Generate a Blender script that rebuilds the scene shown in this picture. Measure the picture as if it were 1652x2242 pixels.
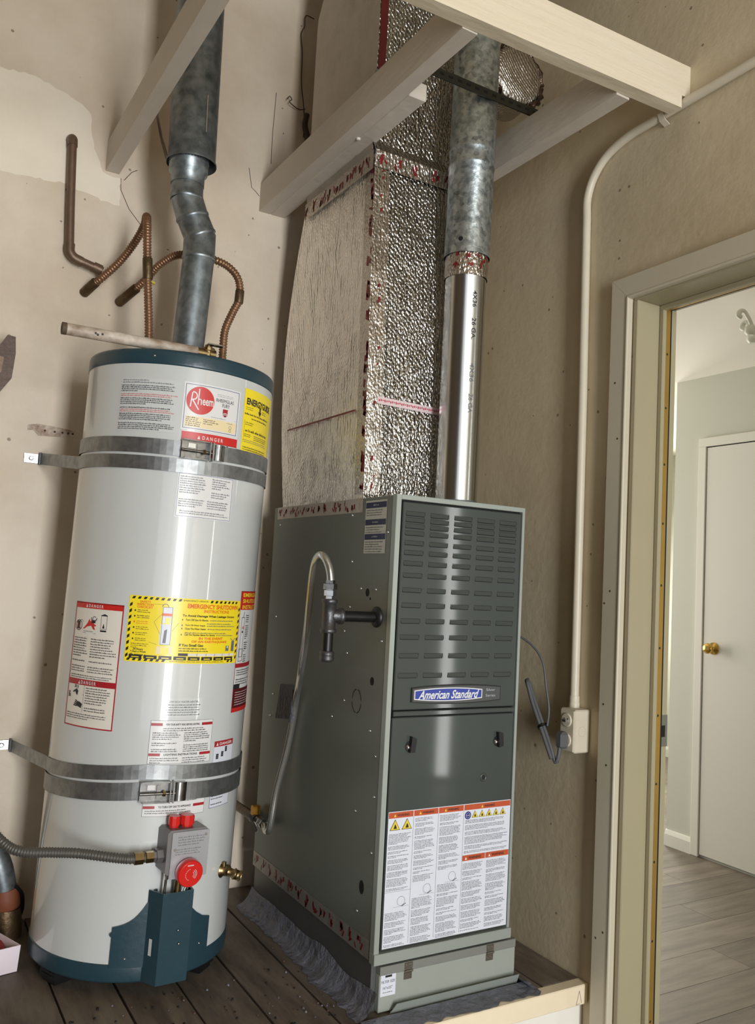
import bpy, math, random
from mathutils import Vector, Matrix
for o in list(bpy.data.objects): bpy.data.objects.remove(o)
sc = bpy.context.scene
col = sc.collection
rnd = random.Random(7)
V = Vector

# ------------------------------------------------------------------ camera
R = ((0.8598, -0.5079, 0.0527), (0.0862, 0.0427, -0.9954), (0.5033, 0.8604, 0.0805))
CAM = V((-1.0031, -1.6137, 0.9263))
cd = bpy.data.cameras.new('camera'); cam = bpy.data.objects.new('camera', cd); col.objects.link(cam)
cd.sensor_fit = 'HORIZONTAL'; cd.sensor_width = 36; cd.lens = 36 * 1850 / 1652; cd.clip_start = .02
_r = V(R[0]).normalized(); _b = -V(R[2]).normalized(); _u = _b.cross(_r).normalized(); _r = _u.cross(_b)
cam.matrix_world = Matrix(((_r.x, _u.x, _b.x, CAM.x), (_r.y, _u.y, _b.y, CAM.y), (_r.z, _u.z, _b.z, CAM.z), (0, 0, 0, 1)))
sc.camera = cam

# ------------------------------------------------------------------ world, lights, exposure
w = bpy.data.worlds.new('sky'); sc.world = w; w.use_nodes = True
bg = w.node_tree.nodes['Background']; bg.inputs[0].default_value = (.80, .90, 1.0, 1); bg.inputs[1].default_value = .35
sc.view_settings.view_transform = 'Standard'; sc.view_settings.look = 'None'
sc.view_settings.gamma = 1; sc.view_settings.use_curve_mapping = False
sc.view_settings.exposure = 0.22

def area(name, loc, target, sx, sy, power, color):
    l = bpy.data.lights.new(name, 'AREA'); l.shape = 'RECTANGLE'; l.size = sx; l.size_y = sy
    l.energy = power; l.color = color
    o = bpy.data.objects.new(name, l); col.objects.link(o); o.location = loc
    o.rotation_euler = (V(target) - V(loc)).to_track_quat('-Z', 'Y').to_euler()
    return o
area('daylight_side_door', (-.53, -4.45, .87), (-.45, 0, 1.1), .70, 2.45, 152, (.965, .985, 1.0))
area('daylight_garage_opening', (-2.35, -4.45, .75), (-.8, .6, 1.0), 1.3, 2.2, 6, (.97, .985, 1.0))
area('hall_side_light', (2.38, -3.15, .62), (1.2, 0, .6), .085, 1.96, 6.5, (1.0, .99, .97))
area('hall_end_daylight', (1.9, 3.42, .9), (2.0, 1.0, .8), 1.6, 1.6, 49, (1.0, .94, .85))
area('hall_far_daylight', (4.0, 3.42, 1.0), (3.9, 1.0, .6), .8, 1.6, 44, (1.0, .96, .88))

# ------------------------------------------------------------------ materials
def lin(c):
    c = c / 255
    return c / 12.92 if c <= .04045 else ((c + .055) / 1.055) ** 2.4
def rgb(r, g, b): return (lin(r), lin(g), lin(b), 1)
MATS = {}
def mat(name, color, rough=.5, metal=0., var=0., vscale=6., bump=0., bscale=40., coat=0., spec=.5, dark=None, stretch=None):
    """plain principled surface with noise-driven colour wear (var, towards dark) and noise relief (bump)"""
    if name in MATS: return MATS[name]
    m = bpy.data.materials.new(name); m.use_nodes = True; nt = m.node_tree; N = nt.nodes; L = nt.links
    b = N['Principled BSDF']; b.inputs['Base Color'].default_value = color; b.inputs['Roughness'].default_value = rough
    b.inputs['Metallic'].default_value = metal; b.inputs['Coat Weight'].default_value = coat; b.inputs['Coat Roughness'].default_value = .055
    b.inputs['Specular IOR Level'].default_value = spec
    vec = None
    if var or bump:
        tc = N.new('ShaderNodeTexCoord'); mp = N.new('ShaderNodeMapping'); L.new(tc.outputs['Object'], mp.inputs[0])
        if stretch: mp.inputs['Scale'].default_value = stretch
        vec = mp.outputs[0]
    if var:
        n = N.new('ShaderNodeTexNoise'); n.inputs['Scale'].default_value = vscale; n.inputs['Detail'].default_value = 6; n.inputs['Roughness'].default_value = .62
        L.new(vec, n.inputs['Vector'])
        r = N.new('ShaderNodeValToRGB'); r.color_ramp.elements[0].position = .35; r.color_ramp.elements[1].position = .68
        d = dark or tuple(c * .45 for c in color[:3]) + (1,)
        r.color_ramp.elements[0].color = tuple(color[i] * (1 - var) + d[i] * var for i in range(3)) + (1,)
        r.color_ramp.elements[1].color = color
        L.new(n.outputs['Fac'], r.inputs[0]); L.new(r.outputs[0], b.inputs['Base Color'])
    if bump:
        n2 = N.new('ShaderNodeTexNoise'); n2.inputs['Scale'].default_value = bscale; n2.inputs['Detail'].default_value = 4
        L.new(vec, n2.inputs['Vector'])
        bp = N.new('ShaderNodeBump'); bp.inputs['Strength'].default_value = bump; bp.inputs['Distance'].default_value = .01
        L.new(n2.outputs['Fac'], bp.inputs['Height']); L.new(bp.outputs[0], b.inputs['Normal'])
    MATS[name] = m
    return m

def wall_mat(name, color, stain, specks=True):
    """painted wall: broad grubby patches, fine roller texture and scattered dark flecks"""
    m = mat(name, color, .55, 0, .001)
    nt = m.node_tree; N = nt.nodes; L = nt.links; b = N['Principled BSDF']
    for l in list(b.inputs['Base Color'].links): L.remove(l)
    tc = N.new('ShaderNodeTexCoord')
    n = N.new('ShaderNodeTexNoise'); n.inputs['Scale'].default_value = 2.2; n.inputs['Detail'].default_value = 7; n.inputs['Roughness'].default_value = .6
    L.new(tc.outputs['Object'], n.inputs['Vector'])
    r = N.new('ShaderNodeValToRGB'); r.color_ramp.elements[0].position = .36; r.color_ramp.elements[1].position = .6
    r.color_ramp.elements[0].color = stain; r.color_ramp.elements[1].color = color
    L.new(n.outputs['Fac'], r.inputs[0])
    v = N.new('ShaderNodeTexVoronoi'); v.inputs['Scale'].default_value = 17; L.new(tc.outputs['Object'], v.inputs['Vector'])
    n3 = N.new('ShaderNodeTexNoise'); n3.inputs['Scale'].default_value = 60; L.new(tc.outputs['Object'], n3.inputs['Vector'])
    ad = N.new('ShaderNodeMath'); ad.operation = 'MULTIPLY_ADD'; ad.inputs[1].default_value = .16; L.new(n3.outputs['Fac'], ad.inputs[0]); L.new(v.outputs['Distance'], ad.inputs[2])
    cr = N.new('ShaderNodeMath'); cr.operation = 'LESS_THAN'; cr.inputs[1].default_value = .138 if specks else 0; L.new(ad.outputs[0], cr.inputs[0])
    mx = N.new('ShaderNodeMix'); mx.data_type = 'RGBA'; mx.inputs['B'].default_value = rgb(96, 80, 62)
    ml = N.new('ShaderNodeMath'); ml.operation = 'MULTIPLY'; ml.inputs[1].default_value = .7; L.new(cr.outputs[0], ml.inputs[0])
    L.new(ml.outputs[0], mx.inputs['Factor']); L.new(r.outputs[0], mx.inputs['A']); L.new(mx.outputs['Result'], b.inputs['Base Color'])
    n2 = N.new('ShaderNodeTexNoise'); n2.inputs['Scale'].default_value = 55; n2.inputs['Detail'].default_value = 5; L.new(tc.outputs['Object'], n2.inputs['Vector'])
    n4 = N.new('ShaderNodeTexNoise'); n4.inputs['Scale'].default_value = 5; L.new(tc.outputs['Object'], n4.inputs['Vector'])
    sm = N.new('ShaderNodeMath'); sm.operation = 'MULTIPLY_ADD'; sm.inputs[1].default_value = 2.5; L.new(n4.outputs['Fac'], sm.inputs[0]); L.new(n2.outputs['Fac'], sm.inputs[2])
    bp = N.new('ShaderNodeBump'); bp.inputs['Strength'].default_value = .18; bp.inputs['Distance'].default_value = .006
    L.new(sm.outputs[0], bp.inputs['Height']); L.new(bp.outputs[0], b.inputs['Normal'])
    return m

def foil_mat(name, color, rough, axis, freq, strength, fine=160., groove=.5, crease=None, scrim=.45, crumple=3., bubble=0.):
    """crinkled reinforced foil: wavering pleats along one axis, scrim diamonds and fine crumple"""
    m = bpy.data.materials.new(name); m.use_nodes = True; nt = m.node_tree; N = nt.nodes; L = nt.links
    b = N['Principled BSDF']; b.inputs['Metallic'].default_value = 1; b.inputs['Roughness'].default_value = rough; b.inputs['Base Color'].default_value = color
    tc = N.new('ShaderNodeTexCoord')
    def wave(direction, scale, dist, dscale):
        t = N.new('ShaderNodeTexWave'); t.wave_type = 'BANDS'; t.bands_direction = direction; t.inputs['Scale'].default_value = scale
        t.inputs['Distortion'].default_value = dist; t.inputs['Detail'].default_value = 3; t.inputs['Detail Scale'].default_value = dscale
        L.new(tc.outputs['Object'], t.inputs['Vector']); return t.outputs['Fac']
    def madd(a, k, c):
        q = N.new('ShaderNodeMath'); q.operation = 'MULTIPLY_ADD'; q.inputs[1].default_value = k; L.new(a, q.inputs[0]); L.new(c, q.inputs[2]); return q.outputs[0]
    h0 = wave(axis, freq, 4.0, .8); hp = N.new('ShaderNodeMapRange'); hp.interpolation_type = 'SMOOTHSTEP'; hp.inputs['From Max'].default_value = .22; L.new(h0, hp.inputs['Value']); h = hp.outputs[0]
    h2 = wave('DIAGONAL', fine / 3, 1.5, 2.)
    n = N.new('ShaderNodeTexNoise'); n.inputs['Scale'].default_value = fine; n.inputs['Detail'].default_value = 3
    mp = N.new('ShaderNodeMapping'); mp.inputs['Scale'].default_value = (1, 1, .35); L.new(tc.outputs['Object'], mp.inputs[0]); L.new(mp.outputs[0], n.inputs['Vector'])
    n2 = N.new('ShaderNodeTexNoise'); n2.inputs['Scale'].default_value = 9; n2.inputs['Detail'].default_value = 5; L.new(tc.outputs['Object'], n2.inputs['Vector'])
    s = madd(h, groove, n.outputs['Fac']); s = madd(h2, scrim, s); s = madd(n2.outputs['Fac'], crumple, s)
    if bubble:
        vo = N.new('ShaderNodeTexVoronoi'); vo.inputs['Scale'].default_value = 1; vm = N.new('ShaderNodeMapping'); vm.inputs['Scale'].default_value = (185, 185, 120)
        L.new(tc.outputs['Object'], vm.inputs[0]); L.new(vm.outputs[0], vo.inputs['Vector']); s = madd(vo.outputs['Distance'], -bubble, s)
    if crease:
        # crease shade and scrim lines painted dark along the pleats, in broken dashes
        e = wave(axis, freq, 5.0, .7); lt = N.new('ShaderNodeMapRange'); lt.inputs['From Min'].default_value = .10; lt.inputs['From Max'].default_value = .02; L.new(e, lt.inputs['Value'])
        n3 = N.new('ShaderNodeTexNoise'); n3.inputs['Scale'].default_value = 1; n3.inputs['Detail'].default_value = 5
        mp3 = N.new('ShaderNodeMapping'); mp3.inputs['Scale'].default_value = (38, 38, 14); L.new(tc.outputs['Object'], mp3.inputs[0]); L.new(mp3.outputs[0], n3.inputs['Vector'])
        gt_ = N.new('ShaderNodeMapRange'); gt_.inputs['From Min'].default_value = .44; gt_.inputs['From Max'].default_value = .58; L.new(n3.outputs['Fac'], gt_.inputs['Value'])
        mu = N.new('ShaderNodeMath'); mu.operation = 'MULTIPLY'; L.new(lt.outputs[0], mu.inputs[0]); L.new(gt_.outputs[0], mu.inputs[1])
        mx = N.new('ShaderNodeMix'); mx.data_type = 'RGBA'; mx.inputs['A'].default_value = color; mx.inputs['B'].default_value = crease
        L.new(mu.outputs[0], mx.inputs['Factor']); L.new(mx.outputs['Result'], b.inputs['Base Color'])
    bp = N.new('ShaderNodeBump'); bp.inputs['Strength'].default_value = strength; bp.inputs['Distance'].default_value = .004
    L.new(s, bp.inputs['Height']); L.new(bp.outputs[0], b.inputs['Normal'])
    MATS[name] = m; return m

def spangle_mat(name, lo, hi, scale, rough=.42, bump=.25, cell=.3):
    m = bpy.data.materials.new(name); m.use_nodes = True; nt = m.node_tree; N = nt.nodes; L = nt.links
    b = N['Principled BSDF']; b.inputs['Metallic'].default_value = .85; b.inputs['Roughness'].default_value = rough
    tc = N.new('ShaderNodeTexCoord')
    n = N.new('ShaderNodeTexNoise'); n.inputs['Scale'].default_value = scale * .8; n.inputs['Detail'].default_value = 2; L.new(tc.outputs['Object'], n.inputs['Vector'])
    v = N.new('ShaderNodeTexVoronoi'); v.inputs['Scale'].default_value = scale; L.new(tc.outputs['Object'], v.inputs['Vector'])
    mx = N.new('ShaderNodeMath'); mx.operation = 'MULTIPLY_ADD'; mx.inputs[1].default_value = cell
    sp = N.new('ShaderNodeSeparateColor'); L.new(v.outputs['Color'], sp.inputs[0]); L.new(sp.outputs[0], mx.inputs[0])
    h = N.new('ShaderNodeMath'); h.operation = 'MULTIPLY'; h.inputs[1].default_value = 1.25 - cell; L.new(n.outputs['Fac'], h.inputs[0]); L.new(h.outputs[0], mx.inputs[2])
    r = N.new('ShaderNodeValToRGB'); r.color_ramp.elements[0].position = .25; r.color_ramp.elements[0].color = lo; r.color_ramp.elements[1].position = .8; r.color_ramp.elements[1].color = hi
    L.new(mx.outputs[0], r.inputs[0]); L.new(r.outputs[0], b.inputs['Base Color'])
    bp = N.new('ShaderNodeBump'); bp.inputs['Strength'].default_value = bump; bp.inputs['Distance'].default_value = .002; L.new(mx.outputs[0], bp.inputs['Height']); L.new(bp.outputs[0], b.inputs['Normal'])
    MATS[name] = m; return m

def wood_mat(name, color, dark, scale=(3, 60, 60), rough=.55, bump=.3):
    m = bpy.data.materials.new(name); m.use_nodes = True; nt = m.node_tree; N = nt.nodes; L = nt.links
    b = N['Principled BSDF']; b.inputs['Roughness'].default_value = rough
    tc = N.new('ShaderNodeTexCoord'); mp = N.new('ShaderNodeMapping'); mp.inputs['Scale'].default_value = scale; L.new(tc.outputs['Object'], mp.inputs[0])
    oi = N.new('ShaderNodeObjectInfo'); cb = N.new('ShaderNodeVectorMath'); cb.operation = 'ADD'; L.new(mp.outputs[0], cb.inputs[0])
    sc_ = N.new('ShaderNodeMath'); sc_.operation = 'MULTIPLY'; sc_.inputs[1].default_value = 37; L.new(oi.outputs['Random'], sc_.inputs[0]); L.new(sc_.outputs[0], cb.inputs[1])
    n = N.new('ShaderNodeTexNoise'); n.inputs['Scale'].default_value = 1; n.inputs['Detail'].default_value = 8; n.inputs['Roughness'].default_value = .65; L.new(cb.outputs[0], n.inputs['Vector'])
    r = N.new('ShaderNodeValToRGB'); r.color_ramp.elements[0].position = .33; r.color_ramp.elements[0].color = dark; r.color_ramp.elements[1].position = .66; r.color_ramp.elements[1].color = color
    L.new(n.outputs['Fac'], r.inputs[0])
    hv = N.new('ShaderNodeHueSaturation'); ma = N.new('ShaderNodeMapRange'); ma.inputs['To Min'].default_value = .82; ma.inputs['To Max'].default_value = 1.15
    L.new(oi.outputs['Random'], ma.inputs['Value']); L.new(ma.outputs[0], hv.inputs['Value']); L.new(r.outputs[0], hv.inputs['Color']); L.new(hv.outputs[0], b.inputs['Base Color'])
    bp = N.new('ShaderNodeBump'); bp.inputs['Strength'].default_value = bump; bp.inputs['Distance'].default_value = .003; L.new(n.outputs['Fac'], bp.inputs['Height']); L.new(bp.outputs[0], b.inputs['Normal'])
    MATS[name] = m; return m

WALL = wall_mat('aged_cream_wall', rgb(215, 202, 183), rgb(198, 182, 160))
WALLR = wall_mat('aged_cream_wall_shaded', rgb(207, 193, 164), rgb(190, 174, 144))  # same cream paint, darkened in colour for the dimmer side wall
PLASTER = mat('fresh_plaster', rgb(232, 223, 205), .7, 0, .35, 5, .2, 30, dark=rgb(208, 194, 172))
CEIL = mat('garage_ceiling', rgb(178, 162, 134), .8)
DIM = mat('bare_stud_wall', rgb(88, 72, 54), .8, 0, .2, 3)
BEAM = mat('white_painted_beam', rgb(202, 194, 182), .5, 0, .16, 7, .25, 30, dark=rgb(150, 135, 115), stretch=(1, .3, 1))
CLEAT = mat('white_painted_cleat', rgb(206, 198, 187), .5, 0, .14, 9, .2, 30, dark=rgb(150, 135, 115))
HEAD = mat('cream_painted_header', rgb(216, 205, 182), .5, 0, .16, 5, .3, 28, dark=rgb(190, 168, 130), stretch=(.25, 1, 2.5))
PLANK = wood_mat('grimy_floor_board', rgb(122, 111, 98), rgb(78, 70, 61), (22, 4.5, 22), .6, .3)
SUB = mat('dark_underfloor', rgb(20, 17, 14), .9)
FASCIA = mat('cream_edge_board', rgb(238, 222, 192), .6, 0, .15, 6)
WHITEP = mat('white_platform_front', rgb(236, 232, 222), .5, 0, .08, 5)
CONC = mat('garage_concrete', rgb(104, 92, 76), .8, 0, .3, 3, .2, 20)
TANK = mat('white_enamel', rgb(198, 201, 199), .32, 0, .06, 3, 0, 1, coat=1., dark=rgb(170, 168, 160))
TEAL = mat('dark_teal_enamel', rgb(38, 64, 74), .32, 0, .25, 14, .06, 60, dark=rgb(28, 42, 50))
LIDTOP = mat('dusty_teal_top', rgb(74, 84, 86), .7, 0, .5, 18, .1, 40, dark=rgb(95, 76, 55))
BLACK = mat('black_plastic', rgb(22, 22, 23), .4)
BLACKP = mat('black_iron_pipe', rgb(26, 26, 27), .38, .3)
IRON = mat('malleable_iron', rgb(92, 92, 94), .42, .8, .2, 40, .15, 90)
STRAP = spangle_mat('galvanised_strap', rgb(120, 122, 122), rgb(150, 152, 152), 60, .42, .05)
ZINC = mat('bright_zinc', rgb(215, 217, 220), .22, 1)
CHROME = mat('pressed_steel', rgb(158, 158, 156), .26, 1, .5, 70, dark=rgb(70, 70, 70))
BRASS = mat('dull_brass', rgb(148, 128, 92), .35, 1, .35, 60, dark=rgb(90, 72, 45))
BRASSB = mat('bright_brass', rgb(214, 176, 92), .18, 1)
BRASSS = mat('brass_weather_strip', rgb(196, 158, 84), .4, .75, .15, 20)
GOLD = mat('yellow_brass_fitting', rgb(205, 152, 62), .35, .9)
COPPER = mat('brown_copper', rgb(118, 96, 78), .45, .45, .4, 20, .1, 60, dark=rgb(72, 58, 46))
COPPERB = mat('warm_corrugated_copper', rgb(150, 114, 86), .4, .65, .5, 25, 0, 1, dark=rgb(92, 70, 52))
GALV = spangle_mat('weathered_galvanised', rgb(88, 96, 100), rgb(150, 157, 160), 60, .42, .12, .15)
GALVD = spangle_mat('dark_galvanised', rgb(84, 92, 96), rgb(140, 147, 150), 48, .48, .1, .15)
FLUE = spangle_mat('spangled_galvanised', rgb(96, 105, 108), rgb(190, 198, 198), 80, .34, .5, .35)
ALU = mat('new_galvanised_tube', rgb(205, 205, 202), .22, 1, 0, 1, .02, 4)
FPAINT = mat('charcoal_green_enamel', rgb(66, 72, 68), .32, .1, .05, 5, 0, 7, coat=.55, spec=.25)
FSIDE = mat('charcoal_side_enamel', rgb(122, 126, 118), .38, .35, .05, 4, 0, 1)
FEDGE = mat('bare_steel_flange', rgb(160, 167, 160), .38, .35)
RACK = mat('bare_steel_rack', rgb(172, 177, 168), .36, .35, .08, 9)
DARKGAP = mat('matte_black_and_gap_shade', rgb(10, 11, 11), .8)  # black paints the shade in gaps, slots and holes; also colours grit
BADGE = mat('badge_charcoal', rgb(70, 72, 70), .3)
MASTIC = mat('grey_mastic', rgb(108, 110, 120), .42, 0, .45, 25, .9, 45, dark=rgb(62, 62, 70))
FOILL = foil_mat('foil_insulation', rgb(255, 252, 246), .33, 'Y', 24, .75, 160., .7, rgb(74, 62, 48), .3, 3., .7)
FOILF = foil_mat('foil_insulation_shaded', rgb(184, 181, 175), .24, 'X', 24, .85, 120., .5, rgb(90, 84, 72), .25, 3., .8)  # same foil as the left face, its dimmer reflections put into the colour
FOILB = foil_mat('foil_bubble', rgb(190, 184, 176), .25, 'X', 40, .6)
FOILT = foil_mat('foil_tape', rgb(205, 198, 190), .26, 'X', 30, .7, 120., .2, None, .08, 4., .6)
FOILU = mat('dull_foil_board', rgb(186, 178, 166), .5, .55, .2, 16, .3, 26)
REDTAPE = mat('red_tape_print', rgb(132, 36, 38), .35, .3, .3, 40)
DKSTEEL = mat('dark_steel_bar', rgb(62, 62, 54), .5, .6, .3, 20)
STEELHOSE = mat('coated_steel_hose', rgb(188, 188, 182), .2, .85)
GREYFLEX = mat('grey_coated_flex', rgb(84, 82, 77), .45, .3)
CONDUIT = mat('cream_painted_conduit', rgb(212, 203, 182), .42, 0, .12, 15)
BOXM = mat('cream_painted_box', rgb(208, 199, 178), .45, 0, .12, 18)
CORD = mat('grey_cord', rgb(88, 90, 92), .5)
TRIM = mat('cream_trim', rgb(199, 191, 169), .42, 0, .08, 5)
HTRIM = mat('hall_trim_white', rgb(232, 232, 220), .4)
HWALL = mat('sage_hall_wall', rgb(206, 208, 194), .7)
HCEIL = mat('hall_ceiling_white', rgb(248, 244, 234), .8)
HDOOR = mat('hall_door_white', rgb(228, 227, 216), .45)
HPLANK = wood_mat('grey_vinyl_plank', rgb(136, 126, 113), rgb(104, 95, 84), (3, 26, 26), .5, .08)
RUST = mat('rusty_painted_plate', rgb(214, 202, 184), .6, .1, .9, 30, .2, 40, dark=rgb(110, 74, 48))
DARKWOOD = mat('dark_brown_wood', rgb(92, 66, 50), .5, 0, .5, 14, .2, 40, dark=rgb(44, 36, 28))
PAPER = mat('label_white', rgb(216, 216, 214), .3)
PAPERB = mat('label_cool_white', rgb(212, 215, 224), .35)
CLEARL = mat('label_clear_white', rgb(203, 206, 204), .25, coat=.8)
INK = mat('ink_black', rgb(36, 36, 40), .4)
INKG = mat('ink_grey', rgb(104, 106, 112), .4)
INKR = mat('ink_red', rgb(196, 40, 36), .35)
INKDR = mat('ink_dark_red', rgb(164, 36, 44), .35)
INKP = mat('ink_pale_red', rgb(200, 110, 108), .4)
YEL = mat('label_yellow', rgb(240, 216, 44), .3)
ORN = mat('ink_orange', rgb(226, 104, 36), .35)
WARN = mat('ink_warning_orange', rgb(184, 80, 44), .35)
BLUE = mat('ink_navy', rgb(34, 44, 118), .3)
TAN = mat('label_tan', rgb(228, 210, 166), .35)
SILVER = mat('ink_silver', rgb(180, 184, 192), .3, .3)
REDP = mat('red_plastic', rgb(206, 34, 30), .28, 0, 0, 1, 0, 1, coat=.3)
MUSTARD = mat('ink_mustard', rgb(222, 196, 60), .35)
PINK = mat('ink_pink_white', rgb(226, 206, 208), .3, .2)
BTAPE = mat('black_cloth_tape', rgb(88, 88, 92), .55, 0, .5, 60, .6, 80)
VALVE = mat('cast_valve_grey', rgb(132, 130, 130), .42, .6, .2, 30)
PLATE = mat('valve_face_plate', rgb(176, 178, 182), .35, .5)
BOXP = mat('pale_lilac_card', rgb(226, 214, 222), .7)

# ------------------------------------------------------------------ mesh builder
ORG = {}
def tagit(o, label=None, cat=None, group=None, kind=None):
    for k, v in (('label', label), ('category', cat), ('group', group), ('kind', kind)):
        if v: o[k] = v
    return o
def empty(name, loc, label, cat, group=None, kind=None):
    o = bpy.data.objects.new(name, None); col.objects.link(o); o.location = loc; o.empty_display_size = .05
    ORG[o] = V(loc); return tagit(o, label, cat, group, kind)
def frame(d):
    d = V(d).normalized(); a = V((0, 0, 1)) if abs(d.z) < .9 else V((1, 0, 0))
    x = d.cross(a).normalized(); return x, d.cross(x).normalized(), d
class B:
    def __init__(s): s.v = []; s.f = []; s.m = []; s.s = []; s.mats = []
    def mi(s, m):
        if m not in s.mats: s.mats.append(m)
        return s.mats.index(m)
    def add(s, vs, fs, m, smooth=False):
        k = len(s.v); s.v += [V(p) for p in vs]; i = s.mi(m)
        for f in fs: s.f.append([k + a for a in f]); s.m.append(i); s.s.append(smooth)
        return s
    def hexa(s, p, m):  # 8 corners: bottom 4, top 4
        return s.add(p, [(0, 3, 2, 1), (4, 5, 6, 7), (0, 1, 5, 4), (1, 2, 6, 5), (2, 3, 7, 6), (3, 0, 4, 7)], m)
    def box(s, a, b, m, ch=0.):
        x0, y0, z0 = a; x1, y1, z1 = b
        if not ch: return s.hexa([(x0, y0, z0), (x1, y0, z0), (x1, y1, z0), (x0, y1, z0), (x0, y0, z1), (x1, y0, z1), (x1, y1, z1), (x0, y1, z1)], m)
        c = ch; vs = []; idx = {}
        for i, X in enumerate((x0, x1)):
            for j, Y in enumerate((y0, y1)):
                for k, Z in enumerate((z0, z1)):
                    sx, sy, sz = (1, -1)[i], (1, -1)[j], (1, -1)[k]
                    for ax in range(3):
                        idx[i, j, k, ax] = len(vs)
                        vs.append((X + (c * sx if ax != 0 else 0), Y + (c * sy if ax != 1 else 0), Z + (c * sz if ax != 2 else 0)))
        fs = []
        for i in (0, 1):
            q = [idx[i, 0, 0, 0], idx[i, 1, 0, 0], idx[i, 1, 1, 0], idx[i, 0, 1, 0]]; fs.append(q if i else q[::-1])
            q = [idx[0, i, 0, 1], idx[0, i, 1, 1], idx[1, i, 1, 1], idx[1, i, 0, 1]]; fs.append(q if i else q[::-1])
            q = [idx[0, 0, i, 2], idx[1, 0, i, 2], idx[1, 1, i, 2], idx[0, 1, i, 2]]; fs.append(q if i else q[::-1])
        for i in (0, 1):
            for j in (0, 1):
                def fl(q, par): return q if par else q[::-1]
                fs.append(fl([idx[i, j, 0, 0], idx[i, j, 0, 1], idx[i, j, 1, 1], idx[i, j, 1, 0]], (i + j) % 2 == 1))
                fs.append(fl([idx[i, 0, j, 0], idx[i, 1, j, 0], idx[i, 1, j, 2], idx[i, 0, j, 2]], (i + j) % 2 == 0))
                fs.append(fl([idx[0, i, j, 1], idx[0, i, j, 2], idx[1, i, j, 2], idx[1, i, j, 1]], (i + j) % 2 == 0))
                for k in (0, 1):
                    fs.append(fl([idx[i, j, k, 0], idx[i, j, k, 1], idx[i, j, k, 2]], (i + j + k) % 2 == 1))
        return s.add(vs, fs, m)
    def ring(s, c, x, y, r, n): return [c + x * (r * math.cos(2 * math.pi * i / n)) + y * (r * math.sin(2 * math.pi * i / n)) for i in range(n)]
    def lathe(s, o, ax, prof, n, m, x=None, caps=True, flat=False):
        """prof: (radius, height) along ax"""
        fx, fy, d = frame(ax); o = V(o)
        vs = []; k = len(prof)
        for r, h in prof: vs += s.ring(o + d * h, fx, fy, r, n)
        fs = [(j * n + i, (j + 1) * n + i, (j + 1) * n + (i + 1) % n, j * n + (i + 1) % n) for j in range(k - 1) for i in range(n)]
        s.add(vs, [f[::-1] for f in fs], m, not flat)
        if caps:
            s.add(s.ring(o + d * prof[0][1], fx, fy, prof[0][0], n), [list(range(n))[::-1]], m)
            s.add(s.ring(o + d * prof[-1][1], fx, fy, prof[-1][0], n), [list(range(n))], m)
        return s
    def cyl(s, p0, p1, r, m, n=20, r1=None, flat=False):
        p0 = V(p0); p1 = V(p1); return s.lathe(p0, p1 - p0, [(r, 0), (r if r1 is None else r1, (p1 - p0).length)], n, m, flat=flat)
    def tube(s, pts, r, m, n=12, closed_ends=True, flatz=None):
        """swept tube; r number or list; flatz=(w,t): flat strip section"""
        pts = [V(p) for p in pts]; k = len(pts); rr = r if isinstance(r, (list, tuple)) else [r] * k
        t = [(pts[min(i + 1, k - 1)] - pts[max(i - 1, 0)]).normalized() for i in range(k)]
        x, y, _ = frame(t[0]); vs = []
        for i in range(k):
            x = (x - t[i] * x.dot(t[i])).normalized(); y = t[i].cross(x)
            vs += s.ring(pts[i], x, y, rr[i], n)
        fs = [(j * n + i, j * n + (i + 1) % n, (j + 1) * n + (i + 1) % n, (j + 1) * n + i) for j in range(k - 1) for i in range(n)]
        s.add(vs, fs, m, True)
        if closed_ends: s.add(vs[:n], [list(range(n))[::-1]], m); s.add(vs[-n:], [list(range(n))], m)
        return s
    def band(s, pts, up, wid, th, m, out=None):
        """flat strip following pts; up = width direction; thickness th outward (given per point)"""
        k = len(pts); vs = []
        for i, p in enumerate(pts):
            p = V(p); u = V(up); o = V(out[i]).normalized() * th
            vs += [p - u * wid / 2, p + u * wid / 2, p + u * wid / 2 + o, p - u * wid / 2 + o]
        fs = []
        for j in range(k - 1):
            a, b = j * 4, j * 4 + 4
            for q in range(4): fs.append((a + q, b + q, b + (q + 1) % 4, a + (q + 1) % 4))
        fs += [(0, 1, 2, 3), (4 * k - 1, 4 * k - 2, 4 * k - 3, 4 * k - 4)]
        return s.add(vs, fs, m)
    def prism(s, poly, fn, d0, d1, m):
        """poly (u,v) extruded from depth d0 to d1 by fn(u,v,d)"""
        n = len(poly)
        s.add([fn(u, v, d0) for u, v in poly] + [fn(u, v, d1) for u, v in poly],
              [list(range(n)), list(range(2 * n - 1, n - 1, -1))] + [((i + 1) % n, i, n + i, n + (i + 1) % n) for i in range(n)], m); return s
    def grid(s, nu, nv, fn, m, smooth=True):
        vs = [fn(i / nu, j / nv) for j in range(nv + 1) for i in range(nu + 1)]
        return s.add(vs, [(j * (nu + 1) + i, j * (nu + 1) + i + 1, (j + 1) * (nu + 1) + i + 1, (j + 1) * (nu + 1) + i) for j in range(nv) for i in range(nu)], m, smooth)
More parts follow.
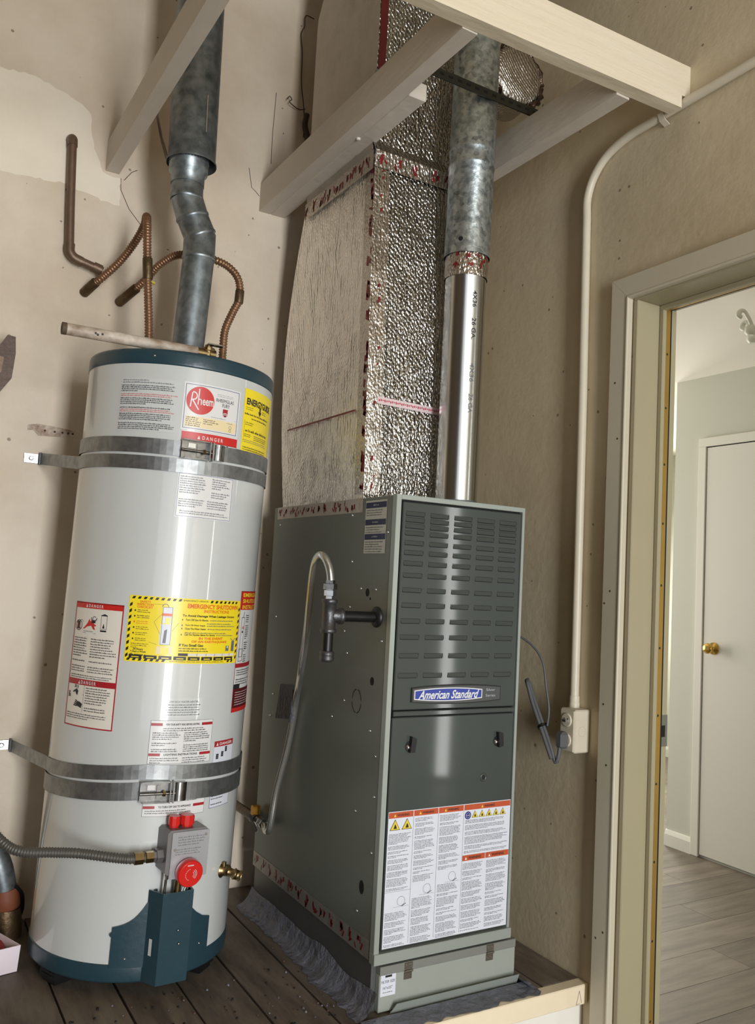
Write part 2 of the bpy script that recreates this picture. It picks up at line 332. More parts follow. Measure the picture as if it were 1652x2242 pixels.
    def build(s, name, parent=None, label=None, cat=None, group=None, kind=None, origin=None, fix=True):
        if parent is not None: org = ORG[parent]
        elif origin is not None: org = V(origin)
        else:
            xs = [p.x for p in s.v]; ys = [p.y for p in s.v]; zs = [p.z for p in s.v]
            org = V(((min(xs) + max(xs)) / 2, (min(ys) + max(ys)) / 2, min(zs)))
        me = bpy.data.meshes.new(name); me.from_pydata([p - org for p in s.v], [], s.f)
        for m in s.mats: me.materials.append(m)
        me.polygons.foreach_set('material_index', s.m); me.polygons.foreach_set('use_smooth', s.s)
        if fix:
            import bmesh
            bm = bmesh.new(); bm.from_mesh(me); bmesh.ops.recalc_face_normals(bm, faces=bm.faces); bm.to_mesh(me); bm.free()
        me.update()
        o = bpy.data.objects.new(name, me); col.objects.link(o)
        if parent is not None: o.parent = parent
        else: o.location = org
        ORG[o] = org
        return tagit(o, label, cat, group, kind)
def dup(o, off, parent):
    """copy of a part, moved by off, sharing mesh data"""
    c = o.copy(); col.objects.link(c); c.parent = parent; c.location = o.location + V(off); return c
def smooth_path(pts, step=.01):
    pts = [V(p) for p in pts]; P = [2 * pts[0] - pts[1]] + pts + [2 * pts[-1] - pts[-2]]; out = []
    for i in range(1, len(P) - 2):
        a, b, c, d = P[i - 1:i + 3]; n = max(2, int((c - b).length / step))
        for k in range(n):
            t = k / n
            out.append(.5 * (2 * b + (c - a) * t + (2 * a - 5 * b + 4 * c - d) * t * t + (3 * b - a - 3 * c + d) * t ** 3))
    out.append(pts[-1]); return out
def corrugated(pts, r, amp, pitch):
    p = smooth_path(pts, pitch / 4); return p, [r + amp * math.sin(2 * math.pi * i / 4) for i in range(len(p))]

# ------------------------------------------------------------------ printed sheets
_tc = {}
def glyphs(body, shear=0., bold=0.):
    key = (body, shear, bold)
    if key in _tc: return _tc[key]
    c = bpy.data.curves.new('txt', 'FONT'); c.body = body; c.shear = shear; c.offset = bold; c.resolution_u = 3; c.dimensions = '2D'; c.fill_mode = 'FRONT'
    o = bpy.data.objects.new('txt', c); me = o.to_mesh()
    vs = [(v.co.x, v.co.y) for v in me.vertices]; fs = [list(p.vertices) for p in me.polygons]
    o.to_mesh_clear(); bpy.data.objects.remove(o); bpy.data.curves.remove(c)
    x0 = min(v[0] for v in vs); x1 = max(v[0] for v in vs); y0 = min(v[1] for v in vs); y1 = max(v[1] for v in vs)
    _tc[key] = ([((x - x0) / (x1 - x0), (y - y0) / (y1 - y0)) for x, y in vs], fs); return _tc[key]
class Sheet:
    """flat print in metres (u right, v up) laid on a surface by fn(u, v, lift)"""
    def __init__(s, fn, step=.011): s.fn = fn; s.step = step; s.b = {}; 
    def B(s, g):
        if g not in s.b: s.b[g] = B()
        return s.b[g]
    def rect(s, u0, v0, u1, v1, m, lay=0, g='base'):
        n = max(1, int(abs(u1 - u0) / s.step)); d = .0007 + lay * .0003
        s.B(g).grid(n, 1, lambda a, b: s.fn(u0 + (u1 - u0) * a, v0 + (v1 - v0) * b, d), m); return s
    def frame(s, u0, v0, u1, v1, t, m, lay=1, g='base'):
        s.rect(u0, v0, u1, v0 + t, m, lay, g); s.rect(u0, v1 - t, u1, v1, m, lay, g); s.rect(u0, v0 + t, u0 + t, v1 - t, m, lay, g); s.rect(u1 - t, v0 + t, u1, v1 - t, m, lay, g)
    def poly(s, pts, m, lay=1, g='art'):
        d = .0007 + lay * .0003; s.B(g).add([s.fn(u, v, d) for u, v in pts], [list(range(len(pts)))], m)
    def disc(s, u, v, r, m, lay=1, g='art', n=28, ry=None):
        d = .0007 + lay * .0003; k = max(1, int(r / .008))
        s.B(g).grid(n, k, lambda a, b: s.fn(u + r * b * math.cos(2 * math.pi * a), v + r * b * math.sin(2 * math.pi * a), d), m)
    def hoop(s, u, v, r, t, m, lay=1, g='art', n=24, a0=0., a1=2 * math.pi):
        d = .0007 + lay * .0003
        s.B(g).grid(n, 1, lambda a, b: s.fn(u + (r + t * b) * math.cos(a0 + (a1 - a0) * a), v + (r + t * b) * math.sin(a0 + (a1 - a0) * a), d), m)
    def line(s, u0, v0, u1, v1, t, m, lay=1, g='art'):
        du, dv = u1 - u0, v1 - v0; l = math.hypot(du, dv); nu, nv = -dv / l * t / 2, du / l * t / 2
        s.poly([(u0 + nu, v0 + nv), (u0 - nu, v0 - nv), (u1 - nu, v1 - nv), (u1 + nu, v1 + nv)], m, lay, g)
    def text(s, body, u0, v0, u1, v1, m, lay=2, g='lettering', shear=0., bold=0.):
        vs, fs = glyphs(body, shear, bold); d = .0007 + lay * .0003
        s.B(g).add([s.fn(u0 + x * (u1 - u0), v0 + y * (v1 - v0), d) for x, y in vs], fs, m)
    def lines(s, u0, v0, u1, v1, pitch, m, lay=1, h=.5, full=.85, g='fine_print', cw=.0011):
        """illegible small print: letter-sized ticks grouped into words, ragged right"""
        d = .0007 + lay * .0003; vs = []; fs = []; v = v1 - pitch * .8; para = rnd.randint(3, 8)
        while v > v0 - 1e-6:
            end = u0 + (u1 - u0) * (rnd.uniform(full, 1) if para > 1 else rnd.uniform(.3, .8)); u = u0
            if para == 0: para = rnd.randint(3, 8)
            else:
                while u < end:
                    wl = rnd.randint(2, 8)
                    for _ in range(wl):
                        hh = pitch * h * rnd.choice((.62, .62, .7, 1.)); k = len(vs); q = cw * rnd.uniform(.6, .8)
                        vs += [s.fn(u, v, d), s.fn(u + q, v, d), s.fn(u + q, v + hh, d), s.fn(u, v + hh, d)]; fs.append((k, k + 1, k + 2, k + 3)); u += cw
                        if u > end: break
                    u += cw * .9
            para -= 1; v -= pitch
        s.B(g).add(vs, fs, m)
    def build(s, name, parent, label=None, subs=True):
        base = s.b.pop('base').build(name, parent, label, fix=False)
        for g, b in s.b.items(): b.build(g, base, kind='stuff', fix=False)
        return base

# ================================================================== SETTING
BW, RW = .80, .535
def wallbox(name, a, b, m, kind='structure', label=None, cat=None):
    return B().box(a, b, m).build(name, kind=kind, label=label, cat=cat)
back = wallbox('wall_back', (-4.6, BW, -.45), (RW + .13, BW + .12, 2.95), WALL)
b = B(); JY = -.188
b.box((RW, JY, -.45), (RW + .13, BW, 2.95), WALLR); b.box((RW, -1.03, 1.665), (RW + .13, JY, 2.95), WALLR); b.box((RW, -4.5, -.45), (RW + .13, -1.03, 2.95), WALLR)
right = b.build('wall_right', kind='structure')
wallbox('wall_left', (-4.72, -4.5, -.45), (-4.6, BW + .12, 2.95), DIM)
b = B(); yf = -4.62
for x0, x1, z0, z1 in ((-4.72, -3.05, -.45, 2.95), (-1.65, -1.05, -.45, 2.95), (-.1, RW + .13, -.45, 2.95), (-3.05, -1.65, 1.9, 2.95), (-1.05, -.1, 2.15, 2.95)):
    b.box((x0, yf, z0), (x1, -4.5, z1), DIM)
b.build('wall_front', kind='structure')
wallbox('ceiling', (-4.72, -4.62, 2.95), (RW + .13, BW + .12, 3.05), CEIL)
wallbox('floor_garage', (-4.72, -4.62, -.5), (RW + .13, BW, -.40), CONC)
# raised platform with separate boards
plat = empty('floor_platform', (-.5, .35, -.4), 'dark grimy plank platform under the water heater and furnace', 'floor', kind='structure')
B().box((-1.8, -.06, -.40), (RW, BW, -.022), WHITEP).build('platform_base', plat)
B().box((-1.8, -.075, -.40), (RW - .001, -.06, -.0465), WHITEP).build('front_panel', plat)
B().box((-1.8, -.093, -.046), (RW - .001, -.06, -.0005), FASCIA, .002).build('edge_board', plat)
B().box((-1.8, -.0595, -.022), (RW - .0005, BW - .0005, -.018), SUB).build('subfloor', plat)
px = [RW + .013 - .127 * i for i in range(19)]
for i, x in enumerate(px[:-1]):
    x0, x1 = px[i + 1] + .0025, min(x - .0025, RW - .001)
    if x1 - x0 < .02: continue
    dz = rnd.uniform(-.0015, .001)
    B().box((x0, -.0594, -.018), (x1, BW - .001, dz), PLANK, .0015).build('plank', plat)
# pencil mark on the edge board
mk = Sheet(lambda u, v, d: V((u, -.093 - d * .4, v)))
mk.line(.497, -.043, .506, -.012, .0011, INKG, g='base'); mk.line(.506, -.012, .514, -.041, .0011, INKG, g='base'); mk.line(.497, -.043, .508, -.041, .0008, INKG, g='base')
mk.build('pencil_mark', plat)

# plaster patch beside the copper pipe, scar plate
pts = [(-1.2, 2.22), (-.95, 2.235), (-.76, 2.25), (-.66, 2.23), (-.60, 2.2), (-.575, 2.10), (-.545, 2.03), (-.50, 2.035), (-.497, 1.98), (-.50, 1.95), (-.56, 1.955), (-.64, 1.975), (-.8, 1.96), (-1.0, 1.99), (-1.2, 1.97)]
rg = []
for i in range(len(pts)):
    p, q = pts[i], pts[(i + 1) % len(pts)]; k = max(1, int(math.hypot(q[0] - p[0], q[1] - p[1]) / .012))
    for j in range(k): rg.append((p[0] + (q[0] - p[0]) * j / k + rnd.uniform(-.004, .004), p[1] + (q[1] - p[1]) * j / k + rnd.uniform(-.004, .004)))
B().prism(rg, lambda u, v, d: V((u, BW - d, v)), 0, .0008, PLASTER).build('plaster_patch', back)

# ------------------------------------------------------------------ beams
def hy(x): return -.301 - .039 * (x + .114)
def beam(name, x0, x1, z0, z1, m, label):
    t = empty(name, ((x0 + x1) / 2, .3, z0), label, 'beam')
    e = hy((x0 + x1) / 2) + .0365; prof = [(BW, z0), (BW, z1), (e, z1), (e, z0)]
    B().prism(prof, lambda u, v, d: V((d, u, v)), x0, x1, m).build('timber', t); return t
beam('ceiling_joist', -.543, -.505, 2.043, 2.130, BEAM, 'white joist running above the white water heater and its vent')
j2 = beam('ceiling_joist', -.076, -.038, 2.052, 2.141, BEAM, 'white joist with a shorter cleat nailed along its lower side, beside the foil duct')
B().box((-.0365, -.005, 2.052), (.013, BW, 2.094), CLEAT, .003).build('cleat', j2)
B().lathe((-.037, .235, 2.0525), (0, 0, -1), [(.006, 0), (.006, .004), (.003, .006)], 10, CLEAT).build('bolt_head', j2)
beam('ceiling_joist', .343, .383, 2.05, 2.139, BEAM, 'white joist nearest the right wall, behind the furnace flue')
hd = empty('header_beam', (-.4, -.28, 2.055), 'cream header beam crossing the top and ending at the right wall', 'beam')
def hpoly(x0, x1, z0, z1):
    return [(x0, hy(x0), z0), (x1, hy(x1), z0), (x1, hy(x1) + .035, z0), (x0, hy(x0) + .035, z0), (x0, hy(x0), z1), (x1, hy(x1), z1), (x1, hy(x1) + .035, z1), (x0, hy(x0) + .035, z1)]
b = B(); b.hexa(hpoly(-1.5, .509, 2.055, 2.162), HEAD); b.hexa(hpoly(.509, RW, 2.085, 2.162), HEAD); b.build('timber', hd)

# ================================================================== WATER HEATER
TB = V((-.403, .492, 0)); TAX = V((.0226, -.0066, .99972)).normalized(); TR = .2275
E1 = V((-.274, -.962, 0)); E1 = (E1 - TAX * E1.dot(TAX)).normalized(); E2 = TAX.cross(E1)
if E2.x < 0: E2 = -E2
def T(th, h, r=TR):
    a = math.radians(th); return TB + TAX * h + (E1 * math.cos(a) + E2 * math.sin(a)) * r
def TN(th): a = math.radians(th); return E1 * math.cos(a) + E2 * math.sin(a)
def TT(th): a = math.radians(th); return E2 * math.cos(a) - E1 * math.sin(a)
def tsheet(th0, h0, step=.011):
    k = math.degrees(1 / TR)
    return Sheet(lambda u, v, d: T(th0 + u * k, h0 + v, TR + d), step)
def TW(th0, th1): return math.radians(th1 - th0) * TR
wh = empty('water_heater', TB, 'tall white cylindrical gas water heater with dark teal rims and many labels', 'water heater')
B().lathe(TB, TAX, [(.2275, .05), (.2275, 1.40)], 128, TANK, caps=False).build('tank', wh)
B().lathe(TB, TAX, [(.2240, 1.390), (.2287, 1.392), (.2290, 1.397), (.2290, 1.419), (.2280, 1.424), (.2255, 1.427), (.2225, 1.427), (.2205, 1.424)], 128, TEAL, caps=False).build('top_rim', wh)
B().lathe(TB, TAX, [(.2215, 1.4235), (.12, 1.427), (.02, 1.428)], 64, LIDTOP).build('lid', wh)
B().lathe(TB, TAX, [(.21, .032), (.2285, .034), (.2292, .038), (.2292, .068), (.2285, .071), (.2262, .072)], 128, TEAL).build('bottom_rim', wh)
s_ = B().lathe(T(-18, 1.410, .229), TN(-18), [(.0028, 0), (.0028, .001), (.001, .002)], 8, ZINC).build('rim_screw', wh)
# three stub feet
def foot(th):
    c = T(th, 0, .185); n = TN(th); t = TT(th); up = V((0, 0, 1)); b = B()
    def bx(hw, d0, d1, z0, z1):
        o = V((c.x, c.y, 0)); n2 = V((n.x, n.y, 0)).normalized(); t2 = V((-n2.y, n2.x, 0))
        b.hexa([o + t2 * -hw + n2 * d0 + up * z0, o + t2 * hw + n2 * d0 + up * z0, o + t2 * hw + n2 * d1 + up * z0, o + t2 * -hw + n2 * d1 + up * z0,
                o + t2 * -hw + n2 * d0 + up * z1, o + t2 * hw + n2 * d0 + up * z1, o + t2 * hw + n2 * d1 + up * z1, o + t2 * -hw + n2 * d1 + up * z1], BLACK)
    bx(.024, -.03, .025, .0008, .012); bx(.028, -.032, .03, .012, .036)
    bx(.020, .03, .033, .017, .0215); bx(.020, .03, .033, .025, .0295)
    b.build('foot', wh)
for th in (-52, 57, 180): foot(th)
# flame-shaped access cover with chute
cov = empty('access_cover', TB, None, None); cov.parent = wh; cov.location = (0, 0, 0); ORG[cov] = ORG[wh]
def arc(a, b_, n, bulge):
    out = []
    for i in range(1, n):
        t = i / n; x = a[0] + (b_[0] - a[0]) * t; y = a[1] + (b_[1] - a[1]) * t
        k = math.sin(math.pi * t) * bulge; out.append((x + k * 100, y - k)); 
    return out
left = [(-9.8, .150)] + arc((-9.8, .150), (9, .212), 8, .013)[::1] + [(9, .212), (10.2, .229)]
rightp = [(29.9, .224), (30.6, .196)] + [(33, .178), (37, .163), (42, .150), (47.8, .143)]
k_ = math.radians(1) * TR
out = left + rightp + [(47.6, .066), (39, .066), (28, .066), (18, .066), (8, .066), (-1, .066), (-9.3, .066)]
def wing(a0, a1, name):
    """curved plate between two bearings, top edge following the outline"""
    def top(th):
        seq = left + rightp
        for i in range(len(seq) - 1):
            if seq[i][0] <= th <= seq[i + 1][0]:
                q = (th - seq[i][0]) / max(1e-6, seq[i + 1][0] - seq[i][0]); return seq[i][1] + (seq[i + 1][1] - seq[i][1]) * q
        return seq[-1][1] if th > 40 else seq[0][1]
    b = B(); n = 22
    for lift, sm in ((.0045, 1),):
        b.grid(n, 6, lambda a, c: T(a0 + (a1 - a0) * a, .066 + (top(a0 + (a1 - a0) * a) - .066) * c, TR + lift), TEAL)
        rim = [(a0 + (a1 - a0) * i / n) for i in range(n + 1)]
        b.grid(n, 1, lambda a, c: T(a0 + (a1 - a0) * a, top(a0 + (a1 - a0) * a), TR + lift * c), TEAL)
        for e in (a0, a1): b.grid(1, 6, lambda a, c: T(e, .066 + (top(e) - .066) * c, TR + lift * a), TEAL)
    b.build(name, cov)
wing(-9.8, 12, 'cover_wing'); wing(27, 47.8, 'cover_wing')
b = B(); H0, H1 = .036, .228
ths = (7.5, 13.2, 28.6, 31.0); rs = (TR + .003, TR + .036, TR + .036, TR + .003)
prof = [(ths[i], rs[i]) for i in range(4)]
vs = [T(t, h, r) for h in (H0, H1) for t, r in prof]
b.add(vs, [(0, 1, 5, 4), (1, 2, 6, 5), (2, 3, 7, 6), (0, 3, 2, 1)], TEAL)
vi = [T(t, H1 - .0005, r) for t, r in ((8.6, TR + .003), (14, TR + .032), (27.8, TR + .032), (30, TR + .003))]
b.add([T(t, H1, r) for t, r in prof] + vi, [(0, 1, 5, 4), (1, 2, 6, 5), (2, 3, 7, 6)], TEAL)
b.add(vi + [p - TAX * .05 for p in vi], [(0, 1, 5, 4), (1, 2, 6, 5), (2, 3, 7, 6), (4, 5, 6, 7)], DARKGAP)
b.build('chute', cov)
B().lathe(T(9.9, .118, TR + .017), (TN(9) * .4 - TT(9)), [(.0001, .0005), (.0001, .001)], 4, TANK)
b = B(); b.grid(1, 8, lambda a, c: T(9.3 + a * 1.2, .095 + .035 * c, TR + .0155 + .0072 * a + .0006), TANK); b.build('side_slot', cov)
for th, h, r in ((-2, .085, TR + .0045), (22, .147, TR + .036), (41, .09, TR + .0045), (23, .118, TR + .036), (31, .055, .2292)):
    B().lathe(T(th, h, r), TN(th), [(.0026, 0), (.0022, .0012), (.0006, .0018)], 8, ZINC).build('screw', cov)
B().lathe(T(-9.8, .135, TR), TN(-9.8), [(.0045, 0), (.0045, .007)], 6, TEAL).build('tab', cov)

# gas control valve
gv = empty('gas_valve', TB, None, None); gv.parent = wh; gv.location = (0, 0, 0); ORG[gv] = ORG[wh]
tc_ = 22.0; gn = TN(tc_); gt = TT(tc_); go = T(tc_, 0)
def G(u, h, d): return go + gt * u + TAX * h + gn * d
def gbox(name, u0, u1, h0, h1, d0, d1, m, parent=gv, ch=.002):
    b = B(); p = [(u0, d0), (u1, d0), (u1, d1), (u0, d1)]
    b.prism([(u0, h0 + ch), (u0 + ch, h0), (u1 - ch, h0), (u1, h0 + ch), (u1, h1 - ch), (u1 - ch, h1), (u0 + ch, h1), (u0, h1 - ch)], lambda u, v, d: G(u, v, d), d0, d1, m)
    return b.build(name, parent)
gbox('valve_body', -.049, .046, .272, .366, -.004, .048, VALVE, ch=.006)
gbox('face_plate', -.040, .047, .264, .362, .048, .052, PLATE)
pl = Sheet(lambda u, v, d: G(u, v, .0512 + d))
pl.lines(-.026, .331, .036, .354, .0055, INKG, h=.5, cw=.0016); pl.lines(-.03, .313, .03, .328, .005, INKG, h=.45, cw=.0013); pl.b['base'] = pl.b.pop('fine_print')
pl.build('face_print', gv)
for u, h in ((.038, .352), (-.032, .325)): B().lathe(G(u, h, .052), gn, [(.0036, 0), (.003, .0014)], 10, ZINC).build('screw', gv)
for u, r in ((-.026, .013), (.004, .016)):
    B().lathe(G(u, .362, .022), TAX, [(r * .8, 0), (r * .8, .008), (r, .009), (r, .024), (r * .9, .028)], 10, REDP, flat=True).build('red_cap', gv)
for h in (.292, ):
    B().lathe(G(-.049, .308, .022), -gt, [(.016, 0), (.016, .014), (.012, .014), (.012, .024)], 6, VALVE, flat=True).build('inlet_boss', gv)
# red dial facing out and slightly down
dn = (gn - TAX * .1).normalized(); dc = G(.0, .279, .052)
dial = B().lathe(dc, dn, [(.026, 0), (.0285, .003), (.0290, .018), (.0275, .0215), (.0265, .022)], 40, REDP).build('dial', gv)
dx = gt; dy = dn.cross(dx); dy = dy if dy.z > 0 else -dy
ds = Sheet(lambda u, v, d: dc + dn * (.0222 + d * .5) + dx * u + dy * v)
for rr, a0, a1 in ((.006, -.9, 1.0), (.0095, -.9, 1.0), (.0125, -.8, .9)): ds.hoop(0, 0, rr, .001, PINK, 1, 'base', 14, a0, a1)
for i in range(9):
    a = 1.9 + i * .3; ds.rect(.0125 * math.cos(a) - .0008, .0125 * math.sin(a) - .0008, .0125 * math.cos(a) + .0008, .0125 * math.sin(a) + .0008, PINK, 1)

for i in range(6): ds.rect(-.010 + i * .0024, .0185, -.0085 + i * .0024, .0215, PAPER, 1)
ds.build('dial_marks', gv)
for (u0, u1, r, m) in ((-.035, -.036, .003, CHROME), (-.006, -.006, .0075, BRASS), (.010, -.004, .0018, TANK), (.016, .001, .0018, TANK), (.021, .010, .0016, ZINC)):
    B().cyl(G(u0, .272 if r > .002 else .262, .028 if r > .002 else .036), G(u1, .19, .022), r, m, 10).build('pilot_tube', gv)
B().lathe(G(-.035, .27, .028), -TAX, [(.006, 0), (.006, .005), (.004, .005), (.004, .013)], 6, ZINC, flat=True).build('tube_nut', gv)
# drain valve
dv = T(58.8, .231); dvn = TN(58.8)
b = B(); b.lathe(dv - dvn * .002, dvn, [(.017, 0), (.017, .003), (.012, .005), (.011, .018)], 20, BRASS); b.cyl(dv + dvn * .012, dv + dvn * .017 + TAX * .012, .007, BRASS, 12)
od = (dvn + TT(58.8) * .6 - TAX * .42).normalized()
b.lathe(dv + dvn * .014, od, [(.010, 0), (.010, .016), (.013, .017), (.013, .020), (.0115, .021), (.0115, .030), (.013, .031), (.013, .034)], 16, BRASS)
b.lathe(dv + dvn * .004 + TAX * .008, TAX, [(.006, 0), (.006, .012)], 10, BRASS); b.build('drain_valve', wh)
# relief valve and stubby discharge pipe lying over the lid
rv = V((-.352, .362, 1.428))
b = B(); b.lathe(rv, TAX, [(.016, 0), (.016, .012), (.0125, .013), (.0125, .034), (.016, .035), (.016, .042), (.009, .045), (.009, .05)], 14, BRASS, flat=True)
b.cyl(rv + V((-.03, 0, .028)), rv + V((.018, 0, .028)), .0125, BRASS, 14); b.box(rv + V((-.008, -.028, .046)), rv + V((.030, -.010, .049)), CHROME); b.build('relief_valve', wh)
WPIPE = mat('chipped_white_pipe', rgb(214, 204, 190), .5, 0, .9, 16, .1, 50, dark=rgb(128, 104, 80))
p0 = rv + V((-.028, 0, .028)); p1 = V((-.692, .357, 1.452))
dpipe = B().cyl(p0, p1, .0135, WPIPE, 20).build('discharge_pipe', wh)
B().cyl(p1 + (p0 - p1).normalized() * .008, p1 - (p0 - p1).normalized() * .0015, .0139, mat('rust_brown', rgb(88, 70, 56), .7), 20).build('pipe_end', dpipe)
for q in (.07, .075, .085):
    c0 = p1 + (p0 - p1).normalized() * q
    B().lathe(c0 + V((0, -.0133, 0)) + V((0, 0, rnd.uniform(-.006, .006))), V((0, -1, 0)), [(.003, 0), (.002, .0006)], 6, INK).build('paint_chip', dpipe)
for th, rr in ((-100, .105), (72, .112)): pass
for c in (V((-.461, .5, 1.425)), V((-.266, .5, 1.422))):
    B().lathe(c, TAX, [(.018, 0), (.018, .004), (.0135, .006), (.0135, .02)], 16, mat('dark_dielectric_nipple', rgb(70, 58, 46), .5, .4)).build('water_nipple', wh)

# ---- labels on the tank
W = TW
# grey instruction text block printed on the enamel
s = tsheet(-37.4, 1.236); w_ = W(-37.4, -1.4); s.rect(0, 0, w_, .121, CLEARL)
s.lines(.004, .106, w_ - .01, .119, .0052, INKG, h=.62, full=.5)
for i, (a, c_, m) in enumerate(((.086, .106, INK), (.076, .086, INKP), (.050, .076, INK), (.040, .050, INKP), (.002, .040, INK))):
    s.lines(.002, a, w_ - .006, c_, .0043, m if m is INKP else INK, h=.72, full=.88)
s.build('instruction_print', wh)
# brand plate
s = tsheet(1.3, 1.251); w_ = W(1.3, 34.7); H = .103
s.rect(-.004, -.004, w_ + .004, H + .004, PAPER); s.frame(0, 0, w_, H, .0011, BLUE, 1); s.rect(.0035, .004, w_ - .003, .029, TAN, 1)
cx_, cy_, cr = .0355, .067, .0325
s.disc(cx_, cy_, cr, INKR, 1, 'art', 40)
s.line(cx_ - .0225, cy_ - .017, cx_ - .0195, cy_ + .017, .0026, PAPER, 2, 'lettering')
s.hoop(cx_ - .0175, cy_ + .0095, .0075, .0026, PAPER, 2, 'lettering', 16, -1.57, 1.75)
s.line(cx_ - .0195, cy_ + .0017, cx_ - .003, cy_ - .022, .0027, PAPER, 2, 'lettering')
s.line(cx_ - .0055, cy_ - .010, cx_ - .0045, cy_ + .027, .0024, PAPER, 2, 'lettering')
s.hoop(cx_ - .0015, cy_ - .0005, .0023, .0022, PAPER, 2, 'lettering', 10, 0, 3.14); s.line(cx_ + .0018, cy_ - .010, cx_ + .0018, cy_ - .0005, .0022, PAPER, 2, 'lettering')
s.text('eem', cx_ + .0045, cy_ - .010, cx_ + .0305, cy_ + .004, PAPER, bold=.02)
s.text('RHEEMGLAS', .0725, .0715, .118, .0795, INK); s.text('FURY', .0885, .0605, .108, .0690, INK)
s.lines(.074, .083, .120, .0915, .004, INKG, h=.3); s.lines(.0635, .031, .095, .0352, .0032, INKG, h=.5)
s.line(.095, .0335, w_ - .003, .0335, .0005, INKG)
s.poly([(.091, .057), (.104, .057), (.104, .043), (.1005, .0395), (.0975, .0385), (.0945, .0395), (.091, .043)], INKDR)
for rr in (.0035, .0065): s.hoop(.0975, .0405, rr, .0013, PAPER, 2, 'art', 12, .3, 2.84)
s.disc(.0975, .0405, .0017, INK, 2)
s.lines(.006, .005, .042, .028, .0046, INK, h=.62, full=.7, cw=.0017); s.lines(.046, .010, .085, .027, .0046, INK, h=.62, full=.5, cw=.0017); s.lines(.104, .023, .123, .027, .003, INK, h=.5)
s.hoop(.114, .0165, .003, .0007, INK); s.hoop(.114, .009, .0026, .0007, INK)
s.build('brand_plate', wh)
# danger strip beneath it
s = tsheet(1.3, 1.190); w_ = W(1.3, 36); s.rect(0, 0, w_, .056, PAPER); s.rect(.0, .034, w_, .0535, INKR, 1); s.frame(0, 0, w_, .034, .0008, INK, 1)
s.poly([(.036, .0385), (.0425, .0385), (.0392, .0472)], PAPER, 2); s.text('D A N G E R', .0475, .0388, .098, .0472, PAPER, bold=.015)
s.lines(.004, .004, .06, .032, .005, INK); s.poly([(.098, .012), (.112, .012), (.105, .026)], INK, 1); s.disc(.111, .030, .003, INK, 1)
s.build('danger_strip', wh)
# yellow energy guide
s = tsheet(39.2, 1.214); w_ = W(39.2, 76); s.rect(0, 0, w_, .158, YEL)
s.text('ENERGYGUIDE', .008, .120, w_ - .022, .1365, INK, bold=.035); s.poly([(.060, .122), (.066, .122), (.066, .111), (.0705, .111), (.063, .100), (.0555, .111), (.060, .111)], INK, 3)
s.line(.008, .146, w_ - .03, .146, .0006, INK); s.lines(.008, .106, .036, .117, .0048, INK, h=.4); s.lines(.075, .106, .10, .117, .0048, INK, h=.5)
s.lines(.004, .0945, w_ - .03, .1005, .0058, INK, h=.75, full=.97, cw=.0022); s.lines(.030, .0855, w_ - .04, .0915, .0058, INK, h=.75, full=.97, cw=.0022)
s.line(.006, .082, w_ - .02, .082, .0005, INK); s.line(.006, .082, .006, .038, .0005, INK)
s.lines(.009, .070, .04, .080, .0048, INK, h=.5); s.lines(.010, .053, w_ - .03, .0605, .0072, INK, h=.9, full=.99, cw=.0030)
s.lines(.008, .040, .032, .051, .0045, INK); s.lines(.045, .038, w_ - .03, .051, .0042, INK); s.lines(.004, .026, w_ - .03, .037, .0042, INKG)
s.lines(.006, .010, w_ - .03, .020, .0052, INK, h=.6); s.build('energy_guide', wh)
# white lighting-instructions label below the strap
s = tsheet(1.6, 1.047); w_ = W(1.6, 36.3); s.rect(0, 0, w_, .102, PAPER); s.frame(.002, .002, w_ - .002, .100, .0008, BLUE, 1)
s.line(.002, .047, w_ - .002, .047, .0007, BLUE); s.line(.002, .018, w_ - .002, .018, .0006, BLUE)
s.lines(.006, .049, .066, .096, .0052, INKG, h=.6, full=.75); s.lines(.080, .049, w_ - .006, .096, .0052, INKG, h=.6, full=.7)
s.lines(.006, .020, .064, .044, .0052, INKG, h=.6, full=.8); s.lines(.072, .020, w_ - .006, .044, .0052, INKG, h=.6, full=.8); s.lines(.010, .004, w_ - .006, .017, .0048, INKG, h=.6)
s.build('lighting_label', wh)
# tall red-framed danger label
s = tsheet(-56.0, .562); w_ = W(-56, -21.0); H = .277
CREAMP = mat('label_aged_white', rgb(222, 216, 204), .35)
s.rect(0, 0, w_, H, CREAMP); s.frame(0, 0, w_, H, .0028, INKDR, 1); s.rect(0, H - .0135, w_, H, INKR, 1); s.rect(0, .092, w_, .105, INKDR, 1)
s.poly([(.037, H - .011), (.043, H - .011), (.040, H - .0035)], PAPER, 2); s.text('D A N G E R', .046, H - .011, .088, H - .004, PAPER, bold=.02)
s.poly([(.037, .094), (.043, .094), (.040, .102)], PAPER, 2); s.text('D A N G E R', .046, .0945, .088, .1025, PAPER, bold=.02)
s.hoop(.0175, .224, .0105, .0016, INK, 1, ); s.rect(.012, .2155, .0225, .2335, INK, 2, 'art'); s.line(.0105, .231, .0245, .2165, .002, INKDR, 3); s.hoop(.026, .231, .005, .0008, INK, 1, 'art', 12, 0, 3.1)
s.poly([(.033, .217), (.071, .217), (.067, .224), (.074, .226), (.066, .230), (.070, .236), (.063, .233), (.060, .240), (.055, .234), (.052, .241), (.047, .231), (.041, .224)], INKR, 1)
s.hoop(.066, .2415, .004, .0013, INK, 2, 'art', 12, .6, 5.6); s.poly([(.058, .231), (.071, .232), (.068, .238), (.062, .238)], INK, 2); s.line(.060, .236, .057, .244, .0018, INK, 2); s.line(.070, .236, .074, .243, .0018, INK, 2)
s.poly([(.034, .2155), (.086, .2165), (.070, .2085), (.044, .2085)], PAPER, 1); s.line(.034, .2085, .074, .2085, .0007, INK, 2); s.text('Flammable Vapors', .037, .2105, .066, .2135, INK, 3)
